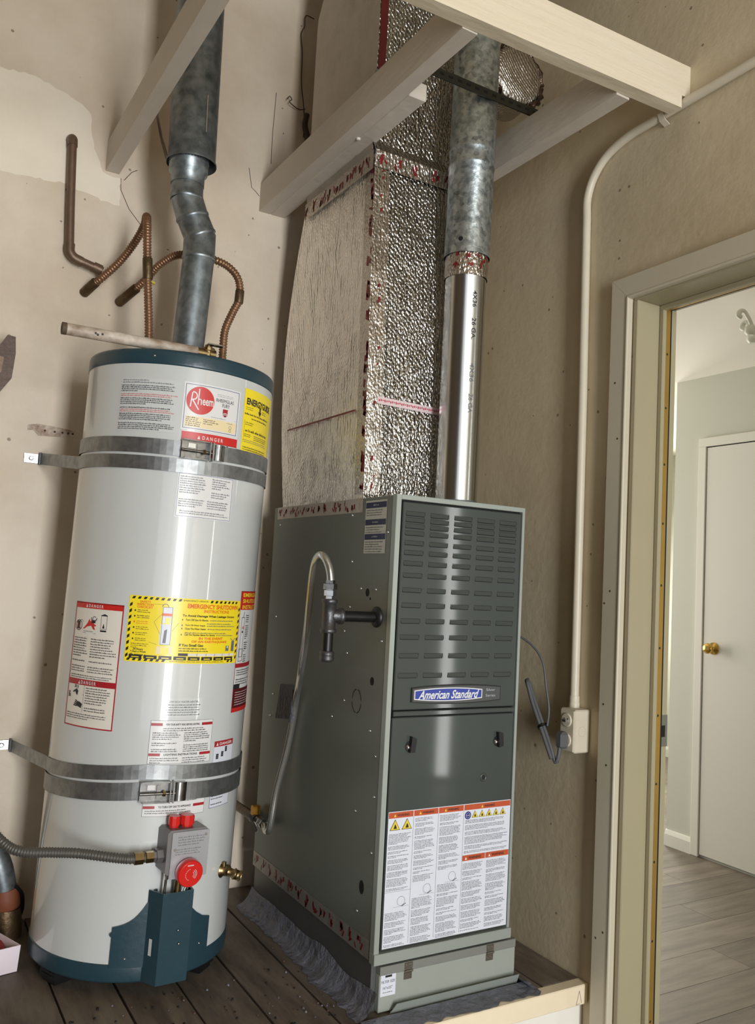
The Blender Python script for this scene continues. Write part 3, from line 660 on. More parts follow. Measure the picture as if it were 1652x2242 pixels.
s.frame(.085, .219, .101, .250, .0009, INK, 1, 'art'); s.poly([(.083, .250), (.103, .250), (.094, .254)], INK, 2); s.poly([(.090, .222), (.096, .222), (.093, .233)], INK, 2); s.rect(.085, .214, .101, .2175, INK, 1, 'art')
s.lines(.006, .141, .055, .199, .0056, INK, h=.55, full=.8); s.lines(.062, .141, w_ - .008, .199, .0056, INK, h=.55, full=.7)
s.line(.003, .138, w_ - .003, .138, .0007, INK); s.lines(.006, .119, .055, .136, .0052, INK, h=.55); s.lines(.060, .119, w_ - .008, .136, .0052, INK, h=.55); s.line(.003, .1175, w_ - .003, .1175, .0008, INKDR); s.lines(.006, .1065, w_ - .008, .116, .0046, INK, h=.55)
s.line(.003, .033, w_ - .003, .033, .0007, INK); s.line(.057, .092, .057, .033, .0007, INK); s.lines(.062, .036, w_ - .008, .090, .0055, INK, h=.55, full=.75)
s.lines(.006, .010, w_ - .016, .031, .0048, INK, h=.55); s.line(.004, .062, .056, .071, .0007, INK)
def hand(u, v, k, flip=1):
    s.poly([(u, v), (u + .011 * k * flip, v - .003 * k), (u + .013 * k * flip, v + .005 * k), (u + .004 * k * flip, v + .009 * k), (u - .002 * k * flip, v + .006 * k)], INK, 2)
    for a in range(4): s.line(u + flip * (.001 * a) * k, v + .002 * a * k, u - flip * (.010 - .0015 * a) * k, v + (.001 + .0032 * a) * k, .0022 * k, INK, 2)
hand(.040, .045, 1.2); s.poly([(.022, .076), (.034, .083), (.040, .078), (.038, .068), (.033, .071), (.031, .076), (.024, .073)], INK, 2); s.text('?', .006, .064, .012, .076, INK, 2, 'art', bold=.05); s.text('!', .036, .083, .039, .0905, INK, 2, 'art', bold=.05)
for u, v in ((.009, .064), (.028, .086)):
    for q in range(4): s.disc(u + .003 * (q % 2) * 1.3, v + .0035 * (q // 2), .0017, INK, 2, 'art', 8)
s.build('danger_label', wh)
# yellow emergency shut-down placard
s = tsheet(-18.4, .718); w_ = W(-18.4, 52.6); H = .146
s.rect(0, 0, w_, H, YEL)
n_ = 21
for i in range(n_):
    for v0 in (.0025, H - .0075):
        if v0 < .01 and .33 < i / n_ < .86: continue
        if v0 > .01 and .42 < i / n_ < .63: continue
        u = .005 + i * (w_ - .015) / n_; s.poly([(u, v0), (u + .0062, v0), (u + .0092, v0 + .0055), (u + .003, v0 + .0055)], INK)
for i in range(9):
    for u0 in (.002, w_ - .0075):
        v = .008 + i * (H - .02) / 9; s.poly([(u0, v), (u0 + .0055, v + .004), (u0 + .0055, v + .011), (u0, v + .007)], INK)
s.text('EMERGENCY UPDATE', .42 * w_, H - .0065, .63 * w_, H - .003, INK); 
s.text('SAFETY', .024, H - .0155, .048, H - .0105, ORN, bold=.02); s.text('INSPECTION', .018, H - .0215, .054, H - .0165, ORN, bold=.02); s.text('CHECKLIST', .019, H - .0275, .053, H - .0225, ORN, bold=.02)
for i, (m, hh) in enumerate(((INK, .006), (INK, .011), (ORN, .008), (INK, .008), (INK, .008), (INK, .008))):
    v = H - .035 - i * .0125; s.rect(.0135, v, .0165, v + .0035, m, 1, 'art'); s.lines(.020, v - .006, .048, v + .0055, .0042, m, h=.5, full=.7)
s.lines(.012, .030, .05, .042, .004, INK, h=.5); s.text('24 Hours', .018, .0255, .040, .0305, INK, bold=.02); s.text('7 Days a Week', .012, .0195, .047, .0245, INK, bold=.02)
s.lines(.011, .0125, .046, .0180, .0055, INK, h=.9, full=.97, cw=.0028)
# heater drawing
s.rect(.075, .088, .096, .124, PAPERB, 1, 'art'); s.rect(.074, .104, .097, .110, ORN, 2, 'art'); s.rect(.073, .040, .097, .086, PAPERB, 1, 'art'); s.frame(.075, .040, .097, .124, .0009, INKG, 2, 'art'); s.rect(.068, .020, .103, .036, TAN, 1, 'art'); s.rect(.077, .020, .095, .034, YEL, 2, 'art')
s.poly([(.080, .044), (.087, .044), (.088, .075), (.082, .072)], INKG, 2); s.hoop(.080, .124, .006, .0014, INKG, 1, 'art', 12, 0, 3.1); s.poly([(.083, .086), (.092, .086), (.094, .1), (.083, .1)], YEL, 2)
for a in ((.055, .129, .077, .129), (.058, .090, .074, .108), (.058, .090, .074, .062), (.050, .045, .068, .040), (.098, .07, .112, .09)): s.line(*a, .0005, INK)
u0 = .117
s.text('EMERGENCY SHUTDOWN', u0 + .012, H - .0215, w_ - .012, H - .011, ORN, bold=.03); s.text('INSTRUCTIONS', u0 + .052, H - .0305, w_ - .042, H - .0235, ORN, bold=.02)
s.text('To Avoid Damage When Leakage Occurs:', u0 + .002, H - .042, w_ - .022, H - .0355, INK, bold=.03)
for i, t in enumerate(('Turn Off Gas Or Electric', 'Turn Off Water Supply', 'Close The Water Heater', 'Call The Number Below For Service')):
    v = H - (.0495, .062, .0695, .083)[i]; s.rect(u0 + .002, v, u0 + .004, v + .0035, INK, 1, 'art'); s.text(t, u0 + .010, v, u0 + .010 + .0023 * len(t), v + .0042, INK, bold=.02)
    s.lines(u0 + .014 + .0023 * len(t), v - .001, w_ - .020, v + .005, .0055, INKG, h=.5)
s.lines(u0 + .062, H - .0565, w_ - .03, H - .052, .0055, INKG, h=.5); s.lines(u0 + .010, H - .078, w_ - .03, H - .0735, .0055, INKG, h=.5)
s.text('IN THE EVENT', u0 + .045, .0545, w_ - .055, .060, ORN, bold=.03); s.text('OF AN EARTHQUAKE', u0 + .028, .0465, w_ - .042, .0525, ORN, bold=.03)
s.text('If You Smell Gas:', u0, .0385, u0 + .058, .0445, INK, bold=.03); s.lines(u0, .0255, u0 + .075, .037, .0055, INK, h=.55)
s.rect(w_ - .043, .029, w_ - .033, .041, INKG, 2, 'art'); s.disc(w_ - .038, .038, .0025, PAPER, 3); s.rect(w_ - .024, .028, w_ - .014, .052, INKG, 1, 'art'); s.line(w_ - .019, .052, w_ - .011, .058, .0015, INKG); s.line(w_ - .019, .052, w_ - .029, .058, .0015, INKG)
s.rect(u0, .017, u0 + .022, .023, INK, 1, 'art'); s.rect(u0 + .023, .017, w_ - .012, .023, CREAMP, 1, 'art')
for q in range(5): s.line(u0 + .044 + q * .023, .017, u0 + .044 + q * .023, .023, .0008, INK, 2)
for q in range(8):
    a = .010 + q * (w_ - .022) / 8; e = a + (w_ - .022) / 8 - .004; s.rect(a, .0075, e, .0155, INK, 1, 'art'); s.rect(a + .006, .0098, e - .006, .0118, YEL, 2, 'art')
s.text('AFFORDABLE WATER HEATERS & PLUMBING, INC.', .35 * w_, .0022, .84 * w_, .0060, mat('ink_olive', rgb(120, 100, 20), .4)); s.build('shutdown_placard', wh)
# red and white label at the right edge
s = tsheet(52.5, .600); w_ = W(52.5, 92); H = .288
s.rect(0, 0, w_, H, PAPER); s.rect(0, H - .045, w_, H, INKR, 1); s.rect(0, .105, w_, .115, INKDR, 1); s.rect(0, 0, w_, .055, mat('ink_maroon', rgb(90, 20, 26), .35), 1); s.rect(0, 0, w_, .010, INKR, 2)
for i, t in enumerate(('EMERGENCY', 'SHUTDOWN', 'INSTRUCTIONS')): s.text(t, .010, H - .014 - i * .0145, w_ - .02, H - .0045 - i * .0145, YEL, bold=.02)
s.frame(.012, .130, .028, .225, .0012, INK, 1, 'art'); s.frame(.010, .120, .030, .150, .0012, INK, 1, 'art'); s.disc(.022, .200, .004, INKP, 1); s.disc(.020, .19, .003, INK, 2); s.line(.02, .225, .024, .238, .0018, INK)
s.lines(.035, .118, .055, .232, .005, INK, h=.6); s.lines(.008, .060, w_ - .02, .102, .0055, INK, h=.5, full=.4); s.rect(.0, .055, .03, .066, INK, 2, 'art')
s.lines(.010, .014, w_ - .02, .050, .0058, PAPER, 2, h=.4, full=.5); s.frame(0, 0, w_, H, .0016, INKDR, 1); s.build('shutdown_label', wh)
# small clear notice, lighting instructions with red bars, small danger sticker
s = tsheet(6.8, .600); w_ = W(6.8, 27.3); s.rect(-.004, -.002, w_ + .004, .042, CLEARL); s.text('LOW NOX WATER HEATER', .005, .031, w_ - .006, .0355, INKG); 
for i in range(5): s.lines(.002 + .003 * (i % 2), .0245 - i * .0055, w_ - .003 * (i % 2), .0295 - i * .0055, .0055, INKG, h=.55, full=.97)
s.build('low_emission_notice', wh)
def bars(th0, h0, th1, h1, name, rows):
    s = tsheet(th0, h0); w_ = W(th0, th1); s.rect(0, 0, w_, h1 - h0, PAPER); s.frame(0, 0, w_, h1 - h0, .0006, INKG, 1)
    for v, t in rows:
        s.rect(.001, v, .026, v + .006, INKDR, 1); s.rect(w_ - .030, v, w_ - .001, v + .006, INKDR, 1); s.text(t, .034, v + .001, w_ - .036, v + .0055, INK, bold=.02)
    return s, w_
s, w_ = bars(-.2, .497, 37, .592, 'lighting_instructions', ((.083, 'FOR YOUR SAFETY READ BEFORE LIGHTING'), (.017, 'LIGHTING INSTRUCTIONS')))
s.lines(.028, .071, w_ - .012, .080, .0046, INK, h=.55); s.lines(.006, .025, .068, .070, .0045, INK, h=.6); s.lines(.076, .025, w_ - .005, .070, .0045, INK, h=.6); s.lines(.005, .001, .07, .015, .0048, INK, h=.5); s.lines(.076, .001, w_ - .006, .015, .0048, INK, h=.5); s.build('lighting_instructions', wh)
s, w_ = bars(-.4, .383, 36, .425, 'turn_off_label', ((.017, 'TO TURN OFF GAS TO APPLIANCE'),))
s.lines(.006, .003, w_ - .006, .015, .0048, INK, h=.5, full=.4); s.lines(.05, .028, w_ - .006, .040, .005, INK, h=.5, full=.6); s.build('turn_off_label', wh)
s = tsheet(40, .470); w_ = W(40, 57.7); s.rect(0, 0, w_, .069, PAPERB); s.rect(0, .056, w_, .069, INKDR, 1); s.poly([(.006, .0585), (.013, .0585), (.0095, .0665)], PAPER, 2); s.text('DANGER', .017, .059, w_ - .006, .0655, PAPER, bold=.02)
for u, v in ((.010, .030), (.027, .034), (.040, .044)):
    for q in range(6): s.disc(u + .0042 * (q % 2), v + .004 * (q // 2), .0023, INK, 1, 'art', 8)
s.build('danger_sticker', wh)
s = tsheet(40, .388); w_ = W(40, 58); s.rect(0, 0, w_, .040, PAPERB); s.frame(0, 0, w_, .04, .0008, BLUE, 1); s.lines(.004, .006, w_ - .006, .036, .0062, INK, h=.5, full=.6); s.build('small_notice', wh)
s = None

# ---- seismic straps
RB = TR + .0022
def strap(name, label, wall, clamp, hl, hr, bracket, hb, gap, cl):
    """wall: band tied to the wall; clamp: band closed by the tensioner; (low, high) heights"""
    t = empty(name, (bracket[0], bracket[1], bracket[2]), label, 'strap', 'seismic straps around the water heater')
    h = (wall[0] + wall[1]) / 2; wd = wall[1] - wall[0]
    pts = []; out = []
    def hh(th): return h + (hl * (-th / 85) if th < 0 else hr * th / 85)
    b0 = V(bracket) + V((.012, -.004, 0))
    first = T(-80, hh(-80), RB); 
    for i in range(7):
        q = i / 6; pts.append(b0.lerp(first, q)); out.append(V((-1, -.25, 0)))
    for th in range(-76, 105, 4): pts.append(T(th, hh(th), RB)); out.append(TN(th))
    e = V((-.13, BW - .012, hh(100)))
    for i in range(1, 5): pts.append(pts[-1].lerp(e, .35 if i < 4 else 1.)); out.append(TN(100))
    B().band(pts, TAX, wd, .0012, STRAP, out).build('wall_band', t)
    h2 = (clamp[0] + clamp[1]) / 2; wd2 = clamp[1] - clamp[0]
    pts = []; out = []
    a0, a1 = gap
    n = 96; span = 360 - (a1 - a0)
    for i in range(n + 1):
        th = a1 + span * i / n; w2 = ((th + 180) % 360) - 180
        pts.append(T(th, h2 + (hl * (-w2 / 85) * .9 if w2 < 0 else hr * w2 / 85) * (1 if abs(w2) < 90 else 0), RB)); out.append(TN(th))
    B().band(pts, TAX, wd2, .0012, STRAP, out).build('clamp_band', t)
    # tensioner: left channel bracket with bolt, right hooked ear
    c = cl
    def K(th, dh, d): return T(th, h2 + dh, RB + d)
    g = (gap[0] + gap[1]) / 2; tt = TT(g); nn = TN(g); o = T(gap[0], h2, RB)
    def L(u, dh, d): return o + tt * u + TAX * dh + nn * d
    b = B()
    def lb(u0, u1, v0, v1, d0, d1, m): b.hexa([L(u0, v0, d0), L(u1, v0, d0), L(u1, v0, d1), L(u0, v0, d1), L(u0, v1, d0), L(u1, v1, d0), L(u1, v1, d1), L(u0, v1, d1)], m)
    hw = wd2 / 2 + .004
    lb(-.060, .004, -hw, hw, .0015, .003, CHROME); lb(-.060, .004, hw - .002, hw, .003, .016, CHROME); lb(-.055, .004, -hw, -hw + .002, .003, .016, CHROME); lb(.002, .004, -hw, hw, .003, .020, CHROME)
    b.build('channel_bracket', t)
    b = B(); lb(-.045, -.028, .004, .014, .003, .0055, ZINC); lb(-.024, -.016, -.016, .014, .003, .006, CHROME); b.build('rivet_plate', t)
    gw = (T(gap[1], h2, RB) - o).dot(tt)
    b = B()
    for i in range(8):
        a, e = i / 8, (i + 1) / 8
        ca = lambda q: (gw + .002 + .030 * q, .004 + .010 * math.sin(math.pi * (q * .75 + .12)))
        (u0, d0), (u1, d1) = ca(a), ca(e)
        b.hexa([L(u0, -hw + .003, d0 - .002), L(u1, -hw + .003, d1 - .002), L(u1, -hw + .003, d1), L(u0, -hw + .003, d0), L(u0, hw - .003, d0 - .002), L(u1, hw - .003, d1 - .002), L(u1, hw - .003, d1), L(u0, hw - .003, d0)], CHROME)
    lb(gw, gw + .003, -hw, hw, .0, .018, CHROME); b.build('ear_bracket', t)
    bolt = B().cyl(L(-.062, -.003, .011), L(gw + .006, -.003, .011), .0030, CHROME, 10).build('tension_bolt', t)
    B().lathe(L(-.012, -.003, .011), tt, [(.0062, 0), (.0062, .006)], 6, BRASS, flat=True).build('nut', bolt)
    if c: B().grid(8, 1, lambda a, e: T(gap[0] + (gap[1] - gap[0]) * a, h2 - .012 + .018 * e, TR + .0012), INKDR).build('red_backing', t)
    # bent wall tab
    bx, by, bz = bracket
    b = B(); b.box((bx - .028, BW - .0035, bz - .013), (bx + .008, BW, bz + .013), ZINC, .001); b.lathe((bx - .010, BW - .003, bz), (0, -1, 0), [(.007, 0), (.007, .003), (.0045, .005)], 6, ZINC, flat=True); b.build('wall_tab', t)
    b = B(); b.box((bx + .0085, BW - .020, bz - .016), (bx + .0135, BW - .002, bz + .016), BLACKP); b.build('tab_gap', t)  # black block drawn for the dark gap beside the tab
    return t
strap('seismic_strap', 'upper galvanised seismic strap with clamp, below the round red brand logo', (1.147, 1.178), (1.184, 1.219), .004, .005, (-.664, .790, 1.203), .012, (16.2, 18.6), True)
strap('seismic_strap', 'lower galvanised seismic strap with clamp, above the red valve caps', (.465, .496), (.420, .458), -.028, -.010, (-.676, .790, .449), 0, (12.0, 14.4), False)

# ================================================================== WATER HEATER VENT AND PIPES
vt = empty('vent_pipe', (-.362, .5, 1.428), 'grey galvanised vent pipe rising from the water heater lid, with an offset elbow', 'vent pipe')
B().lathe((-.364, .5, 1.426), (0, 0, 1), [(.058, 0), (.058, .006), (.046, .016), (.046, .026)], 32, GALVD).build('draft_collar', vt)
B().cyl((-.3635, .5, 1.44), (-.349, .5, 1.742), .0405, GALVD, 40).build('lower_pipe', vt)
def seg(name, p0, p1, r0, r1):
    b = B(); p0 = V((p0[0], .5, p0[1])); p1 = V((p1[0], .5, p1[1])); d = (p1 - p0).normalized(); l = (p1 - p0).length
    b.lathe(p0 - d * .004, d, [(r0, 0), (r0 + .0018, .003), (r0 + .0018, .007), (r0, .010), (r1, l + .008)], 40, GALV); return b.build(name, vt)
seg('elbow_gore', (-.349, 1.738), (-.350, 1.802), .0415, .0412); seg('elbow_gore', (-.350, 1.800), (-.374, 1.846), .0418, .0412)
seg('elbow_gore', (-.373, 1.844), (-.392, 1.892), .0418, .0412); seg('elbow_gore', (-.392, 1.889), (-.393, 1.928), .0418, .0412)
b = B(); b.lathe((-.393, .5, 1.925), (0, 0, 1), [(.043, 0), (.043, .028), (.050, .034), (.0505, .085)], 40, GALV); b.build('reducer', vt)
cr_ = B()
for i in range(40):
    a = 2 * math.pi * i / 40; c = V((-.393 + .0508 * math.cos(a), .5 + .0508 * math.sin(a), 1.985)); cr_.cyl(c, c + V((0, 0, .03)), .0014, GALV, 6)
cr_.build('crimped_edge', vt, kind='stuff')
b = B(); b.lathe((-.386, .5, 1.983), (-.013, 0, 1), [(.0645, 0), (.0645, .006), (.0615, .010), (.0615, .96)], 48, GALVD, caps=False); b.build('upper_pipe', vt)
B().cyl((-.372, .4385, 2.05), (-.374, .4385, 2.15), .0016, ZINC, 6).build('pipe_seam', vt)
hs = B(); hs.band([(-.470, .56, 2.125), (-.452, .56, 2.06), (-.437, .555, 2.012), (-.425, .553, 2.006)], (0, 1, 0), .018, .0015, COPPER, [V((-1, 0, -.3))] * 4)
hs.build('hanger_strap', None, 'brown metal hanger strap beside the vent pipe under the joist', 'strap')

def connector(label, pts, bits, base):
    t = empty('copper_connector', base, label, 'water connector', 'corrugated copper water connectors')
    p, r = corrugated(pts, .0098, .0014, .0074); B().tube(p, r, COPPERB, 12).build('corrugated_tube', t)
    for nm, a, c, rr, m in bits: B().lathe(V(a), V(c) - V(a), [(rr * .9, 0), (rr, .003), (rr, (V(c) - V(a)).length - .003), (rr * .9, (V(c) - V(a)).length)], 12, m).build(nm, t)
    return t
DKB = mat('tarnished_brass', rgb(104, 84, 58), .45, .7, .5, 40, .2, 60, dark=rgb(46, 38, 28))
connector('corrugated copper connector hooked over to the wall pipe, left of the vent', [(-.461, .5, 1.448), (-.4635, .5, 1.52), (-.472, .5, 1.61), (-.4785, .5, 1.67), (-.484, .5, 1.74), (-.486, .51, 1.800), (-.478, .555, 1.838), (-.470, .61, 1.832), (-.483, .66, 1.795), (-.508, .70, 1.752), (-.540, .735, 1.714), (-.555, .755, 1.700)],
          [('union', (-.476, .5, 1.655), (-.481, .5, 1.71), .0128, DKB), ('nut', (-.461, .5, 1.445), (-.4615, .5, 1.462), .015, DKB), ('stub', (-.553, .752, 1.703), (-.575, .799, 1.678), .0135, DKB)], (-.461, .5, 1.44))
connector('corrugated copper connector arching behind and to the right of the vent', [(-.266, .5, 1.443), (-.266, .5, 1.51), (-.264, .5, 1.565), (-.246, .5, 1.618), (-.230, .5, 1.66), (-.236, .5, 1.708), (-.262, .505, 1.738), (-.300, .52, 1.755), (-.345, .57, 1.772), (-.380, .61, 1.775), (-.412, .65, 1.752), (-.432, .69, 1.722), (-.455, .73, 1.695)],
          [('nut', (-.266, .5, 1.440), (-.266, .5, 1.458), .015, DKB), ('union', (-.2315, .5, 1.645), (-.230, .5, 1.682), .0122, DKB), ('stub', (-.45, .72, 1.70), (-.478, .799, 1.672), .0135, DKB)], (-.266, .5, 1.44))
b = B(); b.lathe((-.2315, .488, 1.652), (0, -1, 0), [(.008, 0), (.008, .002)], 8, PAPER)
lv = B(); lv.box((-.445, .70, 1.716), (-.405, .708, 1.722), mat('yellow_lever', rgb(196, 172, 60), .5)); lv.build('valve_lever', None, 'small yellow shutoff lever behind the left copper connector', 'lever')
cp = empty('copper_pipe', (-.63, .775, 1.72), 'brown copper pipe running down the back wall, left of the joist', 'pipe')
B().tube([(-.640, .775, 2.085)] + smooth_path([(-.640, .775, 2.07), (-.632, .775, 1.90), (-.625, .775, 1.785)], .05), .0118, COPPER, 16).build('riser', cp)
B().tube(smooth_path([(-.642, .799, 2.098), (-.6415, .790, 2.0985), (-.6405, .779, 2.094), (-.640, .775, 2.074)], .003), .0135, COPPER, 16).build('top_elbow', cp)
B().tube(smooth_path([(-.6255, .775, 1.800), (-.624, .775, 1.778), (-.612, .775, 1.764), (-.590, .775, 1.757)], .005), .0138, COPPER, 16).build('bottom_elbow', cp)
B().cyl((-.604, .775, 1.761), (-.535, .768, 1.742), .0118, COPPER, 16).build('crossover', cp)
B().cyl((-.560, .77, 1.7495), (-.538, .768, 1.7435), .0142, COPPER, 16).build('coupling', cp)
gf = empty('gas_connector', (-.60, .3, .30), 'grey corrugated gas connector running left from the water heater valve', 'gas connector')
gi = G(-.073, .308, .022)
pts = [gi + V((-.002, 0, 0)), gi + V((-.05, .004, 0)), V((-.585, .262, .322)), (-.640, .27, .328), (-.700, .28, .334), (-.735, .30, .352), (-.78, .34, .40), (-.84, .42, .44)]
p, r = corrugated(pts, .0102, .0010, .0058); B().tube(p, r, GREYFLEX, 12).build('corrugated_tube', gf)
B().lathe(gi, V((-1, 0, 0)), [(.0125, -.005), (.0125, .011), (.0095, .012), (.0095, .016), (.0135, .017), (.0135, .036)], 6, BRASS, flat=True).build('flare_nut', gf)

# ================================================================== FURNACE
FX0, FX1, FY0, FY1, FZ0, FZ1 = -.017, .355, .006, .665, .108, 1.122
fu = empty('furnace', ((FX0 + FX1) / 2, .33, .108), 'tall charcoal gas furnace with louvred front door and warning labels', 'furnace')
B().box((FX0, FY0, FZ0), (FX1, FY1, FZ1 - .002), FSIDE, .0012).build('cabinet', fu)
b = B()
b.box((FX0 - .0006, -.012, FZ0), (-.0045, FY0, FZ1), FEDGE, .0008); b.build('left_flange', fu)
B().box((.3475, -.010, FZ0), (FX1 + .0006, FY0, FZ1), FEDGE, .0008).build('right_flange', fu)
B().box((-.0045, -.012, 1.1105), (.3475, FY0, FZ1), FEDGE, .0008).build('top_flange', fu)
B().box((FX0 - .001, -.016, .104), (FX1 + .002, FY0, .127), FEDGE, .001).build('bottom_rail', fu)
B().box((-.0045, .001, .127), (.3475, .0055, 1.1105), DARKGAP).build('recess', fu)  # black sheet painting the gap shadow round the doors
ud = B().box((.0015, -.0095, .642), (.3445, .001, 1.1065), FPAINT, .002).build('upper_door', fu)
ld = B().box((.0005, -.0095, .1295), (.3445, .001, .6265), FPAINT, .002).build('lower_door', fu)
b = B(); b.box((.001, -.0125, .629), (.345, .001, .640), FPAINT, .0015); b.build('door_lip', ud)
# louvres: pressed hoods open at the bottom
lw, lh, ld_ = .050, .0090, .0021
b = B(); y0 = -.0094
b.add([(0, y0, lh), (lw, y0, lh), (lw, y0 - ld_, 0), (0, y0 - ld_, 0)], [(0, 1, 2, 3)], FPAINT)
b.add([(0, y0, lh), (0, y0 - ld_, 0), (0, y0, 0)], [(0, 1, 2)], FPAINT); b.add([(lw, y0, lh), (lw, y0, 0), (lw, y0 - ld_, 0)], [(0, 1, 2)], DARKGAP)
b.add([(0, y0 - ld_, .0004), (lw, y0 - ld_, .0004), (lw, y0, 0), (0, y0, 0)], [(0, 1, 2, 3)], DARKGAP)
b.add([(0, y0 - .0003, -.0016), (lw, y0 - .0003, -.0016), (lw, y0 - .0003, .0002), (0, y0 - .0003, .0002)], [(0, 1, 2, 3)], DARKGAP)
b.add([(-.001, y0 - .0003, lh), (lw + .0008, y0 - .0003, lh), (lw + .0008, y0 - .0003, lh + .0009), (-.001, y0 - .0003, lh + .0009)], [(0, 1, 2, 3)], DARKGAP)  # shade along the hood edges drawn as flat black strips
b.add([(lw, y0 - .0004, .0), (lw + .0016, y0 - .0004, .0), (lw + .0016, y0 - .0004, lh), (lw, y0 - .0004, lh)], [(0, 1, 2, 3)], DARKGAP)
proto = None
for z in (1.076, 1.062, 1.048, 1.032, 1.010, .988, .964, .937, .904, .870, .835, .799, .758, .714):
    for xr in (.060, .127, .194, .261, .328):
        if proto is None:
            b.v = [V((p.x + xr - lw, p.y, p.z + z)) for p in b.v]; proto = b.build('louvre', ud, fix=False); pz, pxr = z, xr
        else: dup(proto, (xr - pxr, 0, z - pz), ud)
# badge
def fsheet(x0, z0, y=-.0100): return Sheet(lambda u, v, d: V((x0 + u, y - d, z0 + v)), 1.)
def barrel(x0, z0, x1, z1, sag, n=14, r=.004):
    top = [(x0 + (x1 - x0) * i / n, z1 - sag * (2 * i / n - 1) ** 2) for i in range(n + 1)]
    return top + [(x, z0 + (z1 - z)) for x, z in top[::-1]]
b = B(); b.prism(barrel(.046, .653, .298, .697, .006), lambda u, v, d: V((u, -.0095 - d, v)), 0, .0035, BLACK); bd = b.build('badge', fu)
b = B(); b.prism(barrel(.049, .6555, .2955, .6945, .0055), lambda u, v, d: V((u, -.0095 - d, v)), .003, .0042, BADGE); b.build('badge_face', bd)
s = fsheet(0, 0, -.0137)
s.poly(barrel(.0525, .6600, .2425, .6905, .005), PAPER, 0, 'base'); s.poly(barrel(.0550, .6622, .2400, .6883, .0048), mat('badge_blue', rgb(28, 52, 150), .25), 1, 'base')
s.text('American Standard', .063, .6655, .233, .6850, PAPER, 2, shear=.45, bold=.022); s.text('Silver', .2535, .6805, .280, .6865, SILVER, 2); s.text('Series', .2525, .6675, .281, .6735, SILVER, 2)
bl = s.b.pop('base').build('blue_panel', bd, fix=False); s.b['lettering'].build('lettering', bd, kind='stuff', fix=False)
# latches, sight port
for x, z, tl in ((.052, .566, 12), (.299, .566, 0)):
    b = B(); b.lathe((x - .002, -.0095, z - .004), (0, -1, 0), [(.012, 0), (.012, .0012)], 20, BLACK); a = math.radians(tl)
    q = [(-.0065, .018), (.007, .016), (.0095, -.014), (-.003, -.017)]
    b.prism([(x + u * math.cos(a) + v * math.sin(a), z - u * math.sin(a) + v * math.cos(a)) for u, v in q], lambda u, v, d: V((u, -.0095 - d, v)), 0, .011, BLACK)
    lt = b.build('door_latch', ld); B().lathe((x - .006, -.0107, z - .006), (0, -1, 0), [(.006, 0), (.004, .003), (.0015, .004)], 14, ZINC).build('latch_pin', lt)
b = B(); b.lathe((.260, -.0095, .480), (0, -1, 0), [(.010, 0), (.010, .0008), (.0075, .002), (.006, .001)], 24, FPAINT); b.lathe((.260, -.0095, .480), (0, -1, 0), [(.006, 0), (.005, .0014)], 16, mat('sight_glass', rgb(40, 44, 44), .1)); b.build('sight_port', ld)
# big warning label on the lower door
s = fsheet(.003, .134, -.0100); w_, H = .341, .289
s.rect(0, 0, w_, H, PAPERB)
c_ = (0, .066, .133, .204, .341)
OR2 = WARN
for i in range(4):
    s.rect(c_[i] + .001, H - .014, c_[i + 1] - .001, H - .0015, OR2, 1); m_ = (c_[i] + c_[i + 1]) / 2
    s.poly([(m_ - .019, H - .0115), (m_ - .013, H - .0115), (m_ - .016, H - .005)], MUSTARD, 2); s.text('WARNING', m_ - .010, H - .0108, m_ + .021, H - .0055, INK, 2, bold=.02)
    if i: s.line(c_[i], H - .014, c_[i], .004, .0006, INKG)
def tri(u, v, k, m=MUSTARD):
    s.poly([(u - k, v), (u + k, v), (u, v + 1.75 * k)], INK, 1); s.poly([(u - k * .86, v + k * .09), (u + k * .86, v + k * .09), (u, v + 1.58 * k)], m, 2)
    s.poly([(u - k * .3, v + k * .25), (u + k * .35, v + k * .25), (u + k * .2, v + k * .7), (u, v + k * 1.0), (u - k * .15, v + k * .6)], INK, 3)
tri(.018, H - .040, .0135); tri(.049, H - .040, .0135)
s.disc(.216, H - .026, .009, BLUE, 1); s.hoop(.216, H - .026, .0055, .0006, PAPER, 2); s.text('OFF', .2105, H - .0275, .2215, H - .0245, PAPER, 3)
for q in range(5): tri(.236 + q * .0205, H - .0325, .0092)
s.rect(.205, H - .128, .270, H - .1155, OR2, 1); s.rect(.2715, H - .128, .340, H - .1155, OR2, 1)
for m_ in (.238, .306): s.poly([(m_ - .026, H - .1255), (m_ - .020, H - .1255), (m_ - .023, H - .119)], PAPER, 2); s.text('WARNING', m_ - .016, H - .125, m_ + .020, H - .119, INK, 2, bold=.02)
P_ = .0029
for (u0, u1, v0, v1) in ((.003, .060, .118, H - .047), (.003, .060, .002, .075), (.071, .125, .128, H - .018), (.071, .125, .002, .098), (.138, .196, .148, H - .018), (.138, .196, .002, .118), (.209, .336, H - .112, H - .036), (.207, .266, .004, H - .133), (.275, .334, .004, H - .133)):
    s.lines(u0, v0, u1, v1, P_, INKG, 1, h=.62, full=.82, cw=.00105)
for u, v in ((.043, .096), (.110, .114), (.178, .132)):
    s.hoop(u, v, .0095, .0007, INKG, 1, 'art', 20); s.line(u + .002, v - .011, u + .013, v - .006, .0018, INKG); s.line(u - .02, v - .0115, u + .02, v - .0115, .0004, INKG)
s.line(0, .118, .066, .118, .0005, INKG); s.build('warning_label', ld)
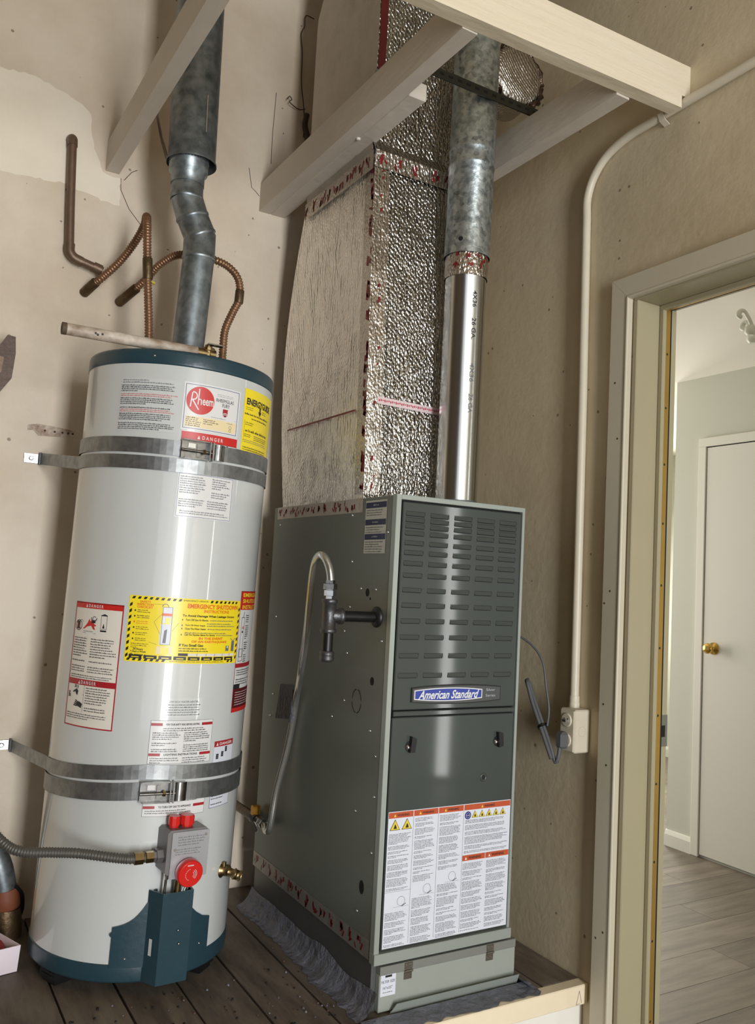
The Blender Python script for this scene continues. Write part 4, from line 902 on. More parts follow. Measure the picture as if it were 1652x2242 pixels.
# side label
def ssheet(y0, z0, x=FX0): return Sheet(lambda u, v, d: V((x - d, y0 - u, z0 + v)), 1.)
s = ssheet(.1265, .988); w_, H = .098, .124; s.rect(0, 0, w_, H, mat('label_grey_white', rgb(196, 196, 186), .4))
NV = mat('ink_deep_navy', rgb(26, 28, 74), .35)
for v0, t in ((.106, 'NOTICE'), (.066, 'USE'), (.032, 'NOTICE')):
    s.rect(.002, v0, w_ - .002, v0 + .0135, NV, 1); s.lines(.036, v0 + .004, .060, v0 + .0098, .0056, SILVER, 2, h=.7, full=.98, cw=.0026)
for v0, v1 in ((.083, .104), (.048, .064), (.003, .030)): s.lines(.006, v0, w_ - .010, v1, .0056, INKG, h=.5, full=.75, cw=.0018)
s.build('side_notice', fu)
# screws and holes on the side
sp = None
for y, z in ((.192, 1.081), (.020, 1.036), (.181, .968), (.180, .859), (.023, .791), (.181, .749), (.182, .637), (.240, .590), (.053, .588), (.025, .537), (.610, .809), (.599, .594), (.609, .533), (.13, .905), (.06, .905), (.10, .40), (.02, .33), (.02, .45), (.20, .80), (.62, 1.07), (.07, .19)):
    if sp is None: sp = B().lathe((FX0, y, z), (-1, 0, 0), [(.0034, 0), (.0034, .0012), (.0018, .0024)], 8, ZINC).build('side_screw', fu); sy, sz = y, z
    else: dup(sp, (0, y - sy, z - sz), fu)
for y, z, ry, rz in ((.098, .897, .0085, .0095), (.056, .698, .0085, .0095), (.055, .246, .0105, .015), (.084, .883, .003, .003)):
    b = B(); b.prism([(y + ry * math.cos(i * math.pi / 10), z + rz * math.sin(i * math.pi / 10)) for i in range(20)], lambda u, v, d: V((FX0 - d, u, v)), -.001, .0004, DARKGAP); b.build('side_hole', fu)
b = B()
for i in range(4):
    a0 = i * math.pi / 2 + .15; 
    b.grid(8, 1, lambda a, c: V((FX0 - .0005, .122 + (.020 + .0022 * c) * math.cos(a0 + 1.27 * a), .644 + (.026 + .0022 * c) * math.sin(a0 + 1.27 * a))), DARKGAP)
b.build('knockout', fu)
# printed foil tape along top and bottom edges
def tape(parent, name, fn, l, wd, n, red, seed, base=FOILT):
    q = random.Random(seed); b = B(); b.grid(max(2, int(l / .02)), 2, lambda a, c: fn(a * l, (c - .5) * wd, .0006), base); t = b.build(name, parent, fix=False)
    b = B(); k = int(l / red)
    for i in range(k):
        u = (i + .5) * red + q.uniform(-.004, .004)
        for j in range(n):
            a = u + q.uniform(-.012, .012); v = q.uniform(-.28, .22) * wd; h = wd * q.uniform(.2, .42); e = q.uniform(.003, .008); sl = q.uniform(-.006, .010)
            b.add([fn(a, v - h * .5, .001), fn(a + e, v - h * .35, .001), fn(a + e + sl, v + h * .5, .001), fn(a + sl, v + h * .6, .001)], [(0, 1, 2, 3)], REDTAPE)
    b.build('tape_print', t, kind='stuff', fix=False); return t
WTAPE = mat('white_foil_tape', rgb(196, 186, 176), .38, .55, .15, 30, .3, 40)
tape(fu, 'edge_tape', lambda u, v, d: V((FX0 - d, .642 - u, 1.1035 + v)), .50, .034, 4, .036, 3, WTAPE)
tape(fu, 'edge_tape', lambda u, v, d: V((FX0 - d, .664 - u, .128 + v)), .655, .040, 5, .045, 4, mat('grey_foil_tape', rgb(160, 156, 150), .36, .6, .2, 12, .2, 40))

# ---- filter rack under the furnace
fr = empty('filter_rack', (.18, .3, 0), 'bare steel filter rack with hinged flap under the furnace', 'filter rack')
B().box((-.012, .004, .0005), (.372, .66, .1035), mat('rack_side_steel', rgb(118, 120, 118), .4, .7, .2, 12)).build('rack_body', fr)
fd = B().box((.0, -.012, .003), (.374, .004, .080), RACK, .0012).build('flap', fr)
B().box((.0, -.014, .080), (.374, .004, .0985), mat('rack_top_rail', rgb(140, 142, 136), .4, .4), .001).build('hinge_rail', fr)
b = B(); b.box((.030, -.020, .0005), (.374, -.013, .003), RACK); b.hexa([(.024, -.022, .001), (.374, -.022, .001), (.374, -.0205, .001), (.024, -.0205, .001), (.036, -.031, .024), (.374, -.031, .024), (.374, -.0295, .024), (.036, -.0295, .024)], FEDGE); b.build('front_lip', fr)
HINGE = mat('hinge_steel', rgb(136, 128, 116), .35, .8, .3, 60)
for x in (.072, .297):
    b = B(); b.box((x - .010, -.0158, .0845), (x + .010, -.0139, .0975), HINGE); b.box((x - .010, -.0138, .062), (x + .010, -.0119, .0765), HINGE); b.cyl((x - .010, -.0165, .0805), (x + .010, -.0165, .0805), .0026, HINGE, 10)
    hg = b.build('hinge', fr)
    for dx in (-.0055, .0055):
        for z, y in ((.0915, -.0158), (.069, -.0138)): B().lathe((x + dx, y, z), (0, -1, 0), [(.0032, 0), (.0026, .0012)], 10, ZINC).build('rivet', hg)
s = fsheet(.0035, .036, -.0118); s.rect(0, 0, .038, .047, PAPERB); s.rect(.011, .0385, .028, .0430, INK, 1); s.text('FILTER SIZE', .002, .027, .036, .0325, INKG, 2); s.text('16"x25"', .006, .0145, .030, .020, INKG, 2); s.lines(.006, .006, .032, .010, .004, INKG, cw=.001); s.build('size_label', fr)

# ---- grey mastic smeared round the base
from mathutils import noise as mnoise
def smear(a, b_, axis_out, wd, seed, rise, m=MASTIC):
    """trowelled mastic: ragged outer edge, lumpy skin, feathered up the metal"""
    a = V(a); b_ = V(b_); o = V(axis_out); bb = B(); l = (b_ - a).length
    def fn(s_, t):
        x = s_ * l; w2 = wd * (.84 + .3 * mnoise.noise(V((x * 9, seed, 0))) + .16 * mnoise.noise(V((x * 40, seed, 3))))
        z = rise * (1 - t) ** 3 * (1 + .3 * mnoise.noise(V((x * 8, seed, 7)))) + .0035 * (1 - t) + .0008 + .0022 * max(0, mnoise.noise(V((x * 22, t * 5, seed)))) * (1 if .02 < t < .97 else 0)
        return a.lerp(b_, s_) + o * (w2 * t) + V((0, 0, z))
    bb.grid(int(l / .006), 10, fn, m); return bb
ms = empty('duct_sealant', (.15, .3, 0), 'grey mastic sealant smeared on the boards around the furnace base', 'sealant')
smear((-.013, .67, 0), (-.013, -.025, 0), (-1, 0, 0), .054, 5, .042).build('side_bead', ms, fix=False)
smear((-.055, -.0325, 0), (.40, -.0325, 0), (0, -1, 0), .062, 6, .002).build('front_bead', ms, fix=False)
smear((.373, -.06, 0), (.373, .1, 0), (1, 0, 0), .035, 8, .01).build('right_bead', ms, fix=False)

# ================================================================== GAS LINE TO FURNACE
gp = empty('gas_pipe_tee', (-.14, .049, .72), 'black iron gas tee with drip leg standing out from the furnace side', 'gas pipe')
tx, ty, tz = -.140, .049, .843
B().cyl((tx + .02, ty, tz), (FX0 + .0005, ty, tz), .0122, BLACKP, 20).build('nipple', gp)
B().lathe((FX0 - .0005, ty, tz), (-1, 0, 0), [(.0235, 0), (.0235, .003), (.018, .008), (.014, .010)], 24, BLACK).build('grommet', gp)
b = B(); b.lathe((tx, ty, tz - .037), (0, 0, 1), [(.0165, 0), (.0185, .003), (.0185, .008), (.0155, .010), (.0155, .064), (.0185, .066), (.0185, .071), (.0165, .074)], 20, IRON)
b.lathe((tx, ty, tz), (1, 0, 0), [(.0150, 0), (.0150, .022), (.0185, .024), (.0185, .032), (.0150, .034)], 20, IRON); b.build('tee', gp)
B().cyl((tx, ty, tz - .036), (tx, ty, tz - .078), .0118, BLACKP, 18).build('drip_nipple', gp)
B().lathe((tx, ty, tz - .100), (0, 0, 1), [(.012, 0), (.0165, .003), (.0165, .010), (.0150, .012), (.0165, .014), (.0165, .022), (.013, .024)], 18, IRON).build('drip_cap', gp)
gh = empty('gas_hose', (-.14, .049, .9), 'pale grey flexible gas hose looping down the furnace side', 'hose')
B().lathe((tx, ty, tz + .036), (0, 0, 1), [(.009, 0), (.009, .007), (.0135, .008), (.0135, .020), (.009, .021), (.009, .024)], 6, ZINC, flat=True).build('flare_nut', gh)
B().lathe((tx - .0005, ty, tz + .058), (0, 0, 1), [(.0155, 0), (.0155, .012), (.0105, .013), (.0105, .020)], 6, CHROME, flat=True).build('coupling_nut', gh)
hp = smooth_path([(tx, ty, tz + .072), (tx - .003, ty + .003, tz + .10), (-.150, .062, .968), (-.1525, .085, .976), (-.150, .112, .960), (-.142, .140, .915), (-.118, .20, .80), (-.085, .285, .70), (-.048, .372, .645), (-.034, .412, .600), (-.032, .43, .54), (-.035, .452, .455), (-.045, .475, .36), (-.052, .480, .285), (-.053, .488, .255), (-.048, .52, .243), (-.042, .545, .250)], .008)
B().tube(hp, .0088, STEELHOSE, 14).build('tube', gh)
vv = empty('gas_shutoff_valve', (-.035, .62, .25), 'gas shutoff valve with brass stem between the water heater and furnace', 'valve')
B().lathe((-.030, .799, .2430), (-.0055, -.16, .004), [(.0125, 0), (.0125, .165)], 16, DKB).build('stub_pipe', vv)
B().lathe((-.036, .645, .248), (0, -1, 0), [(.0155, 0), (.0155, .030), (.0125, .032), (.0125, .05)], 8, IRON, flat=True).build('valve_body', vv)
B().lathe((-.036, .625, .258), (0, 0, 1), [(.0135, 0), (.0135, .022), (.011, .025)], 6, GOLD, flat=True).build('brass_stem', vv)
B().lathe((-.0385, .598, .2485), (-.003, -1, .02), [(.0135, 0), (.0135, .016), (.0095, .018), (.0125, .020), (.0125, .034), (.0095, .036), (.0095, .052)], 6, CHROME, flat=True).build('hose_nut', vv)
b = B(); b.prism([(.56, .235), (.615, .262), (.62, .257), (.568, .228)], lambda u, v, d: V((-.055 - d, u, v)), 0, .003, IRON); b.build('handle', vv)
bt = B(); bt.prism([(.55, .628), (.425, .640), (.412, .635), (.470, .545), (.572, .531)], lambda u, v, d: V((FX0 - d, u, v)), .0002, .0008, BTAPE)
bt.build('black_tape', None, 'square of black tape sticking the gas hose to the furnace side', 'tape')
bt2 = B(); bt2.grid(8, 1, lambda a, c: V((-.0335 - .0100 * math.cos((a - .5) * 3.0), .420 + .0100 * math.sin((a - .5) * 3.0) + (1 - c) * .012 - .004, .545 + .085 * c)), BTAPE); bt2.build('tape_wrap', bpy.data.objects['black_tape'])

# ================================================================== FOIL-WRAPPED SUPPLY DUCT
du = empty('supply_duct', (.165, .4, 1.122), 'tall foil-insulated supply duct with red-printed tape rising above the furnace', 'duct')
def section(z):
    """x0, x1, y0, y1 of the wrapped plenum at height z"""
    t = (z - 1.122) / .893
    bul = math.sin(math.pi * max(0, min(1, t)))
    return (.000 - .006 * bul, .330, .172 + .035 * t - .010 * bul, .648 + .05 * bul - .035 * max(0, t) ** 2 - .0 )
def plenum(name, zs0, zs1, sec, nz, mats, parent, jit, seed):
    q = random.Random(seed); per = 26
    sides = []
    for si, m in enumerate(mats):
        b = B(); rows = []
        jj = [[q.gauss(0, jit) for _ in range(per + 1)] for _ in range(nz + 1)]
        def fn(a, c):
            z = zs0 + (zs1 - zs0) * c; x0, x1, y0, y1 = sec(z); i = int(a * per + .5); j = int(c * nz + .5); e = jj[j][i] * math.sin(math.pi * a) ** .4
            if si == 0: return V((x0 + e, y1 + (y0 - y1) * a, z))
            if si == 1: return V((x0 + (x1 - x0) * a, y0 + e, z))
            if si == 2: return V((x1 - e, y0 + (y1 - y0) * a, z))
            return V((x1 + (x0 - x1) * a, y1 - e, z))
        b.grid(per, nz, fn, m); b.build(('left_face', 'front_face', 'right_face', 'rear_face')[si], parent, fix=False)
lower = empty('lower_plenum', du.location, None, None); lower.parent = du; lower.location = (0, 0, 0); ORG[lower] = ORG[du]
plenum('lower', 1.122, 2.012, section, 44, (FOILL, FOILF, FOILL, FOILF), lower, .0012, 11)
upper = empty('upper_duct', du.location, None, None); upper.parent = du; upper.location = (0, 0, 0); ORG[upper] = ORG[du]
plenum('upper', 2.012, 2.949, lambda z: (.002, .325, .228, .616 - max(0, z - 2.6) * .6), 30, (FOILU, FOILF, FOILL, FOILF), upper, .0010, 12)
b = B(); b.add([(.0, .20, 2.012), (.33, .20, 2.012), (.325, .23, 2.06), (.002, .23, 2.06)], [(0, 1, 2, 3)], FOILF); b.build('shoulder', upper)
# tapes: corner, joint, lines
def corner(name, za, zb, seed, wd=.045):
    q = random.Random(seed); n = 40; b = B()
    for si in (0, 1):
        def fn(a, c):
            z = za + (zb - za) * c; x0, x1, y0, y1 = section(z) if z < 2.012 else (.002, .3, .228, .6)
            e = .0022 + .0008 * math.sin(z * 60)
            return V((x0 - e, y0 - e + wd * a, z)) if si == 0 else V((x0 - e + wd * a, y0 - e, z))
        b.grid(3, n, fn, FOILT)
    t = b.build(name, du, fix=False); b = B(); z = za + .01
    while z < zb - .02:
        x0, x1, y0, y1 = section(z) if z < 2.012 else (.002, .3, .228, .6); e = .0034
        for k in range(3):
            h = q.uniform(.006, .034); u = q.uniform(.001, .014); wv = q.uniform(.003, .011); zz = z + q.uniform(-.014, .014)
            b.add([(x0 - e, y0 - e + u, zz), (x0 - e, y0 - e + u + wv, zz + .004), (x0 - e, y0 - e + u + wv * .8, zz + h), (x0 - e, y0 - e + u - .002, zz + h * .8)], [(0, 1, 2, 3)], REDTAPE)
        if q.random() < .7:
            u = q.uniform(.014, .024); h = q.uniform(.008, .02); b.add([(x0 + u, y0 - e, z), (x0 + u + .006, y0 - e, z + .005), (x0 + u + .008, y0 - e, z + h), (x0 + u + .002, y0 - e, z + h * .9)], [(0, 1, 2, 3)], REDTAPE)
        z += q.choice((.02, .03, .05, .07))
    b.build('tape_print', t, kind='stuff', fix=False)
corner('corner_tape', 1.135, 2.0, 21)
tape(du, 'joint_tape', lambda u, v, d: V((-.0085 - d, .60 - u, 1.992 + v)), .40, .05, 5, .035, 31)
tape(du, 'joint_tape', lambda u, v, d: V((-.004 + u, .2015 - d - max(0, v) * .1, 1.998 + v)), .33, .045, 4, .05, 32)
b = B(); b.box((-.0095, .225, 1.3455), (-.0075, .63, 1.3495), mat('dull_red_line', rgb(128, 52, 48), .4)); b.build('red_line', du)
s = Sheet(lambda u, v, d: V((.003 + u, .1712 - d, 1.362 + v - u * .02)), 1.); s.rect(.02, 0, .25, .018, PINK)
for i in range(42): s.rect(.024 + i * .0055, .006 + (i % 3) * .0012, .0275 + i * .0055, .0115 + (i % 2) * .001, mat('ink_crimson', rgb(176, 60, 84), .4), 1, 'dots')
s.build('printed_band', du)
b = B(); b.box((-.006, .215, 2.222), (.030, .2235, 2.242), GALVD, .001); b.build('corner_clip', du)
B().grid(4, 10, lambda a, c: V((.004 + .022 * a, .2262, 2.245 + .5 * c)), mat('shaded_red_tape', rgb(92, 22, 22), .4, .2, .4, 25)).build('red_edge_tape', du)  # red tape with the shade it lies in put into its colour
rd = B(); c0 = V((.392, .13, 2.325))
rd.lathe(c0, (0, 1, 0), [(.02, 0), (.068, -.004), (.082, .004), (.088, .02), (.085, .05), (.088, .090)], 40, FOILB); rdo = rd.build('round_duct', None, 'round bubble-foil wrapped duct behind the flue above the right joist', 'duct')
q = random.Random(77); rim = []
for i in range(49):
    a = 2 * math.pi * i / 48; r_ = .087 + q.uniform(-.004, .004); rim.append(c0 + V((r_ * math.cos(a), .006 + q.uniform(-.005, .005), r_ * math.sin(a))))
B().tube(rim, [.006 + q.uniform(-.002, .003) for _ in rim], mat('crumpled_dark_foil', rgb(120, 104, 96), .2, 1, .6, 40, .6, 60, dark=rgb(50, 36, 34)), 6).build('crumpled_rim', rdo)

# ================================================================== FURNACE FLUE
fl = empty('flue_pipe', (.228, .112, 1.122), 'furnace flue pipe, shiny tube below a spangled galvanised upper length', 'flue pipe')
fx, fy = .229, .108
B().lathe((fx, fy, 1.122), (0, 0, 1), [(.057, 0), (.057, .004), (.053, .006), (.053, .012)], 40, GALV).build('base_collar', fl)
B().lathe((fx, fy, 1.125), (0, 0, 1), [(.0525, 0), (.0525, .582), (.0538, .585), (.0538, .592)], 64, ALU).build('shiny_tube', fl)
s = Sheet(lambda u, v, d: V((fx + (.0526 + d * .3) * math.sin(math.radians(-7) + v / .0526), fy - (.0526 + d * .3) * math.cos(math.radians(-7) + v / .0526), 1.66 - u)), .01)
for t, u0, u1 in (('4X36', .0, .042), ('26 GA.', .070, .125), ('4X36', .185, .232), ('26 GA', .262, .31)): s.text(t, u0, -.006, u1, .006, INK if u0 < .1 else INKG, 0, 'base', bold=.01)
s.b['base'].build('stencil_print', fl, kind='stuff', fix=False)
q = random.Random(5); b = B()
jj = [[q.uniform(-.0012, .0012) for _ in range(49)] for _ in range(9)]
b.grid(48, 8, lambda a, c: V((fx + (.0555 + jj[int(c * 8 + .5)][int(a * 48 + .5) % 48]) * math.cos(6.28318 * a), fy + (.0555 + jj[int(c * 8 + .5)][int(a * 48 + .5) % 48]) * math.sin(6.28318 * a), 1.700 + .062 * c)), FOILT); ft = b.build('joint_tape', fl, fix=False)
b = B()
for i in range(26):
    a = q.uniform(3.4, 6.2); z = q.uniform(1.715, 1.75); h = q.uniform(.006, .018); da = q.uniform(.05, .12)
    b.add([V((fx + .0575 * math.cos(x), fy + .0575 * math.sin(x), zz)) for x, zz in ((a, z), (a + da, z + .003), (a + da * .8, z + h), (a - .02, z + h * .7))], [(0, 1, 2, 3)], REDTAPE)
b.build('tape_print', ft, kind='stuff', fix=False)
b = B(); b.lathe((fx, fy, 1.757), (.008, 0, 1), [(.0585, 0), (.0585, .235), (.0598, .238), (.0598, .244), (.0585, .247), (.0585, .275), (.0598, .278), (.0598, .284), (.0590, .287), (.0590, 1.192)], 48, FLUE, caps=False); b.build('upper_pipe', fl)
B().lathe((fx - .046, fy - .035, 1.79), (-.8, -.6, 0), [(.006, 0), (.006, .001)], 10, DARKGAP).build('pipe_hole', fl)
b = B(); b.box((.05, .040, 2.158), (.395, .046, 2.182), DKSTEEL, .001)
pb = b.build('support_bar', None, 'dark perforated steel bar crossing in front of the flue pipe', 'bar')
for i in range(12): B().box((.075 + i * .027, .0392, .167 + 2.0), (.087 + i * .027, .0401, .173 + 2.0), DARKGAP).build('slot', pb)
# stray wires by the duct
wv = empty('loose_wire', (.05, .78, 2.38), 'thin dark loose wires hanging on the wall beside the duct', 'wire')
for nm, pts in (('long_wire', [(.066, .79, 2.735), (.034, .785, 2.73), (.032, .785, 2.69), (.024, .79, 2.67), (.030, .785, 2.60), (.034, .785, 2.50), (.050, .79, 2.42), (.055, .79, 2.33)]), ('short_wire', [(-.012, .785, 2.433), (-.006, .78, 2.442), (.002, .78, 2.433), (-.006, .78, 2.424), (.012, .785, 2.418), (.035, .79, 2.416), (.055, .79, 2.425)]), ('dark_braid', [(.055, .775, 2.40), (.05, .775, 2.36), (.06, .77, 2.32), (.062, .77, 2.25)])):
    B().tube(smooth_path(pts, .008), .0016 if nm != 'dark_braid' else .009, mat('dark_wire', rgb(60, 46, 34), .7), 6).build(nm, wv)

# ================================================================== CONDUIT, OUTLET, CORD
cn = empty('conduit', (RW - .014, -.02, .64), 'cream painted conduit rising up the right wall and bending along it', 'conduit')
B().tube([(RW - .0135, -.028, .64), (RW - .0135, -.026, .9), (RW - .0135, -.022, 1.4)] + smooth_path([(RW - .0135, -.014, 1.90), (RW - .0135, -.014, 1.955), (RW - .0135, -.034, 2.005), (RW - .0135, -.078, 2.045), (RW - .0135, -.150, 2.066), (RW - .0135, -.25, 2.0705), (RW - .0135, -.6, 2.080)], .012) + [(RW - .0135, -1.6, 2.10)], .0110, CONDUIT, 16).build('tube', cn)
B().lathe((RW - .0135, -.028, .636), (0, 0, 1), [(.0132, 0), (.0132, .012), (.0125, .013), (.0125, .030)], 16, CONDUIT).build('box_connector', cn)
b = B(); b.band([(RW - .001, -.262, 2.05), (RW - .018, -.262, 2.058), (RW - .027, -.264, 2.070), (RW - .018, -.266, 2.084), (RW - .001, -.268, 2.088)], (0, 1, 0), .016, .002, CONDUIT, [V((0, 0, -1)), V((-1, 0, -1)), V((-1, 0, 0)), V((-1, 0, 1)), V((0, 0, 1))]); b.build('pipe_clip', cn)
ob = empty('outlet_box', (.51, -.045, .532), 'cream painted surface outlet box at the foot of the conduit', 'outlet')
B().box((.4855, -.071, .533), (RW, -.0195, .637), BOXM, .003).build('box', ob)
B().box((.4830, -.068, .536), (.4855, -.0225, .634), BOXM, .001).build('cover_plate', ob)
for z in (.610, .562):
    rc = B().lathe((.4832, -.045, z), (-1, 0, 0), [(.0165, 0), (.0165, .0025), (.015, .0035)], 20, BOXM).build('receptacle', ob)
    for dy in (-.006, .006): B().box((.4793, -.045 + dy - .001, z - .004), (.4798, -.045 + dy + .001, z + .005), DARKGAP).build('blade_slot', rc)
B().lathe((.508, -.0712, .585), (0, -1, 0), [(.012, 0), (.012, .0006), (.0105, .001), (.0105, .0004)], 20, BOXM).build('knockout', ob)
B().box((.472, -.052, .606), (.4800, -.040, .612), ZINC).build('loose_prong', ob)
pc = empty('power_cord', (.45, .0, .5), 'grey power cord folded into a bundle and plugged into the outlet box', 'cord')
b = B(); b.box((.455, -.060, .543), (.4795, -.033, .583), CORD, .006); b.build('plug', pc)
for i, pts in enumerate(([(.462, -.046, .548), (.460, -.043, .520), (.458, -.036, .508), (.456, -.018, .545), (.455, .015, .60), (.455, .050, .655), (.455, .068, .688), (.457, .078, .692), (.460, .074, .675), (.462, .045, .62), (.463, .010, .565), (.463, -.020, .520)], [(.450, -.030, .515), (.449, .005, .575), (.449, .045, .640), (.449, .066, .684), (.452, .074, .690), (.456, .060, .655), (.457, .020, .590), (.457, -.012, .535)])):
    B().tube(smooth_path(pts, .008), .0048, CORD, 10).build('folded_cord', pc)
B().tube(smooth_path([(.358, .20, .835), (.385, .16, .830), (.42, .105, .812), (.445, .055, .785), (.455, .020, .745), (.457, .004, .68), (.457, -.008, .63), (.457, -.004, .59)], .008), .0028, CORD, 8).build('lead', pc)
B().lathe((.4565, .012, .586), (0, .6, .8), [(.0135, -.003), (.0135, .003)], 12, BLACK).build('tie', pc)

# ================================================================== DOORWAY
dr = empty('door_1', (RW, -.6, -.4), 'cream cased doorway in the right wall', 'doorway', kind='structure')
CX = RW - .018
JAMB = mat('yellowed_jamb_paint', rgb(162, 153, 124), .42, 0, .08, 5)
def casing(a, b_, name): B().box(a, b_, TRIM if 'casing' in name else JAMB, .002).build(name, dr)
b = B(); b.prism([(-.117, -.40), (-.117, 1.7), (-.172, 1.645), (-.172, -.40)], lambda u, v, d: V((d, u, v)), CX, RW, TRIM); b.build('side_casing', dr)
b = B(); b.prism([(-.117, 1.7005), (-.172, 1.6455), (-1.05, 1.6455), (-1.105, 1.7005)], lambda u, v, d: V((d, u, v)), CX, RW, TRIM); b.build('head_casing', dr)
casing((CX, -1.105, -.40), (RW, -1.05, 1.6455), 'side_casing')
B().cyl((CX + .002, -.1685, -.40), (CX + .002, -.1685, 1.649), .0042, TRIM, 10).build('bead', dr)
B().cyl((CX + .002, -.1685, 1.649), (CX + .002, -1.05, 1.649), .0042, TRIM, 10).build('bead', dr)
casing((RW - .004, -.190, -.40), (RW + .135, -.176, 1.640), 'side_jamb'); casing((RW - .004, -1.05, 1.640), (RW + .135, -.176, 1.655), 'head_jamb'); casing((RW - .004, -1.05, -.40), (RW + .135, -1.036, 1.640), 'side_jamb')
casing((.606, -.204, -.40), (.618, -.190, 1.628), 'stop'); casing((.606, -1.036, 1.626), (.618, -.190, 1.640), 'stop')
ws = B().box((.619, -.197, -.40), (.640, -.1902, 1.633), BRASSS, .001).build('weather_strip', dr); wh_ = B().box((.619, -1.036, 1.6328), (.640, -.190, 1.6398), BRASSS, .001).build('weather_strip', dr)
B().box((.6405, -.1945, -.40), (.6465, -.1902, 1.634), DARKGAP).build('gap_strip', dr); B().box((.6405, -1.036, 1.634), (.6465, -.190, 1.6398), DARKGAP).build('gap_strip', dr)  # black strips drawn for the dark gap behind the weather strip
zz = -.25
for z in (1.52, 1.385, 1.245, 1.10, .95, .80, .64, .48, .30, .12, -.06, -.25): B().lathe((.6295, -.197, z), (0, -1, 0), [(.0032, 0), (.0024, .0008)], 8, INK).build('tack', ws)
for y in (-.26, -.42, -.60): B().lathe((.6295, y, 1.6328), (0, 0, -1), [(.0032, 0), (.0024, .0008)], 8, INK).build('tack', wh_)
sk = B().box((.6475, -.1925, .565), (.6690, -.1902, .640), ZINC, .0008).build('strike_plate', dr); B().box((.649, -.1932, .588), (.660, -.1925, .615), DARKGAP).build('latch_hole', sk)
for y, z in ((-.136, 1.44), (-.14, .93), (-.123, .90), (-.145, .52), (-.13, .66), (-.128, .12), (-.15, .14), (-.149, 1.30)):
    B().lathe((CX, y, z), (-1, 0, 0), [(.0028, 0), (.002, .0006)], 8, mat('nail_rust', rgb(70, 52, 40), .8)).build('nail_hole', dr)

# ================================================================== HALL BEYOND
HX0, HX1, HZ = RW + .13, 2.756, 2.115
hf = empty('floor_hall', (1.7, .5, -.4), 'grey wood-look plank floor of the hall beyond the doorway', 'floor', kind='structure')
B().box((HX0 - .12, -3.2, -.46), (5.2, 3.6, -.408), SUB).build('subfloor', hf)
y = -1.4
row = 0
while y < 3.55:
    x = HX0 - .12 - (row * .47) % 1.2
    while x < 5.2:
        a, c = max(x, HX0 - .12), min(x + 1.2, 5.2)
        if c - a > .02 and not (x > 2.8 and y < 1.0): B().box((a + .0008, y + .0008, -.408), (c - .0008, y + .1792, -.40), HPLANK).build('plank', hf)
        x += 1.2
    y += .18; row += 1
B().box((HX0 - .12, -3.2, -.408), (HX1, -1.4, -.40), HPLANK).build('plank_field', hf)
wallbox('wall_hall', (HX1, -3.2, -.45), (HX1 + .11, 1.572, HZ + .1), HWALL)
wallbox('ceiling_hall', (HX0, -3.2, HZ), (5.2, 3.6, HZ + .1), HCEIL)
wallbox('wall_hall_end', (HX0, 3.5, -.45), (5.2, 3.6, HZ + .1), HWALL); wallbox('wall_hall_far', (4.75, 1.0, -.45), (4.87, 3.5, HZ + .1), HWALL)
wallbox('wall_hall_near', (HX0, -3.3, -.45), (5.2, -3.2, HZ + .1), HWALL); wallbox('wall_hall_return', (HX1 + .11, 1.0, -.45), (4.87, 1.1, HZ + .1), HWALL)
bb = empty('baseboard_hall', (HX1, 1.49, -.4), 'white baseboard along the hall wall', 'baseboard', kind='structure')
B().prism([(0, 0), (.015, 0), (.015, .060), (.008, .080), (0, .082)], lambda u, v, d: V((HX1 - u, d, -.40 + v)), 1.405, 1.572, HTRIM).build('board', bb)
B().prism([(0, 0), (.015, 0), (.015, .060), (.008, .080), (0, .082)], lambda u, v, d: V((4.75 - u, d, -.40 + v)), 1.11, 3.49, HTRIM).build('board', bb)
d2 = empty('door_2', (HX1, .95, -.4), 'white flat closet door with a brass knob in the hall', 'door', kind='structure')
B().box((HX1 - .018, 1.357, -.40), (HX1, 1.405, 1.728), HTRIM, .003).build('side_casing', d2); B().box((HX1 - .018, .48, 1.728), (HX1, 1.405, 1.776), HTRIM, .003).build('head_casing', d2); B().box((HX1 - .018, .48, -.40), (HX1, .53, 1.728), HTRIM, .003).build('side_casing', d2)
B().box((HX1 - .004, .53, -.385), (HX1 - .0005, 1.357, 1.728), DARKGAP).build('reveal', d2)
B().box((HX1 - .012, .535, -.385), (HX1 - .003, 1.352, 1.722), HDOOR, .001).build('door_leaf', d2)
kn = B().lathe((HX1 - .012, 1.288, .667), (-1, 0, 0), [(.031, 0), (.031, .005), (.012, .010), (.011, .028), (.022, .033), (.027, .044), (.026, .054), (.018, .062), (.004, .064)], 28, BRASSB).build('door_knob', d2)
ch = empty('chandelier', (1.95, .50, 2.115), 'white scroll-armed ceiling light at the top edge of the hall', 'ceiling light')
def arm(a):
    ca, sa = math.cos(a), math.sin(a); o = V((1.95, .43, 0))
    P = lambda r, z: o + V((r * ca, r * sa, z))
    p = smooth_path([P(.0, 1.985), P(.05, 1.975), P(.085, 1.995), P(.105, 2.030), P(.125, 2.055), P(.142, 2.050), P(.146, 2.034), P(.134, 2.028)], .006)
    B().tube(p, [.008] * (len(p) - 6) + [.009, .010, .011, .011, .010, .008], HTRIM, 10).build('scroll_arm', ch)
    B().lathe(P(.095, 2.0), (0, 0, -1), [(.012, 0), (.022, .010), (.022, .03), (.012, .04)], 14, HTRIM).build('cup', ch)
for k in range(5): arm(math.radians(86 + 72 * k))
B().lathe((1.95, .43, 1.955), (0, 0, 1), [(.01, 0), (.022, .012), (.014, .03), (.008, .05), (.008, .13), (.045, .145), (.045, .16)], 16, HTRIM).build('stem', ch)

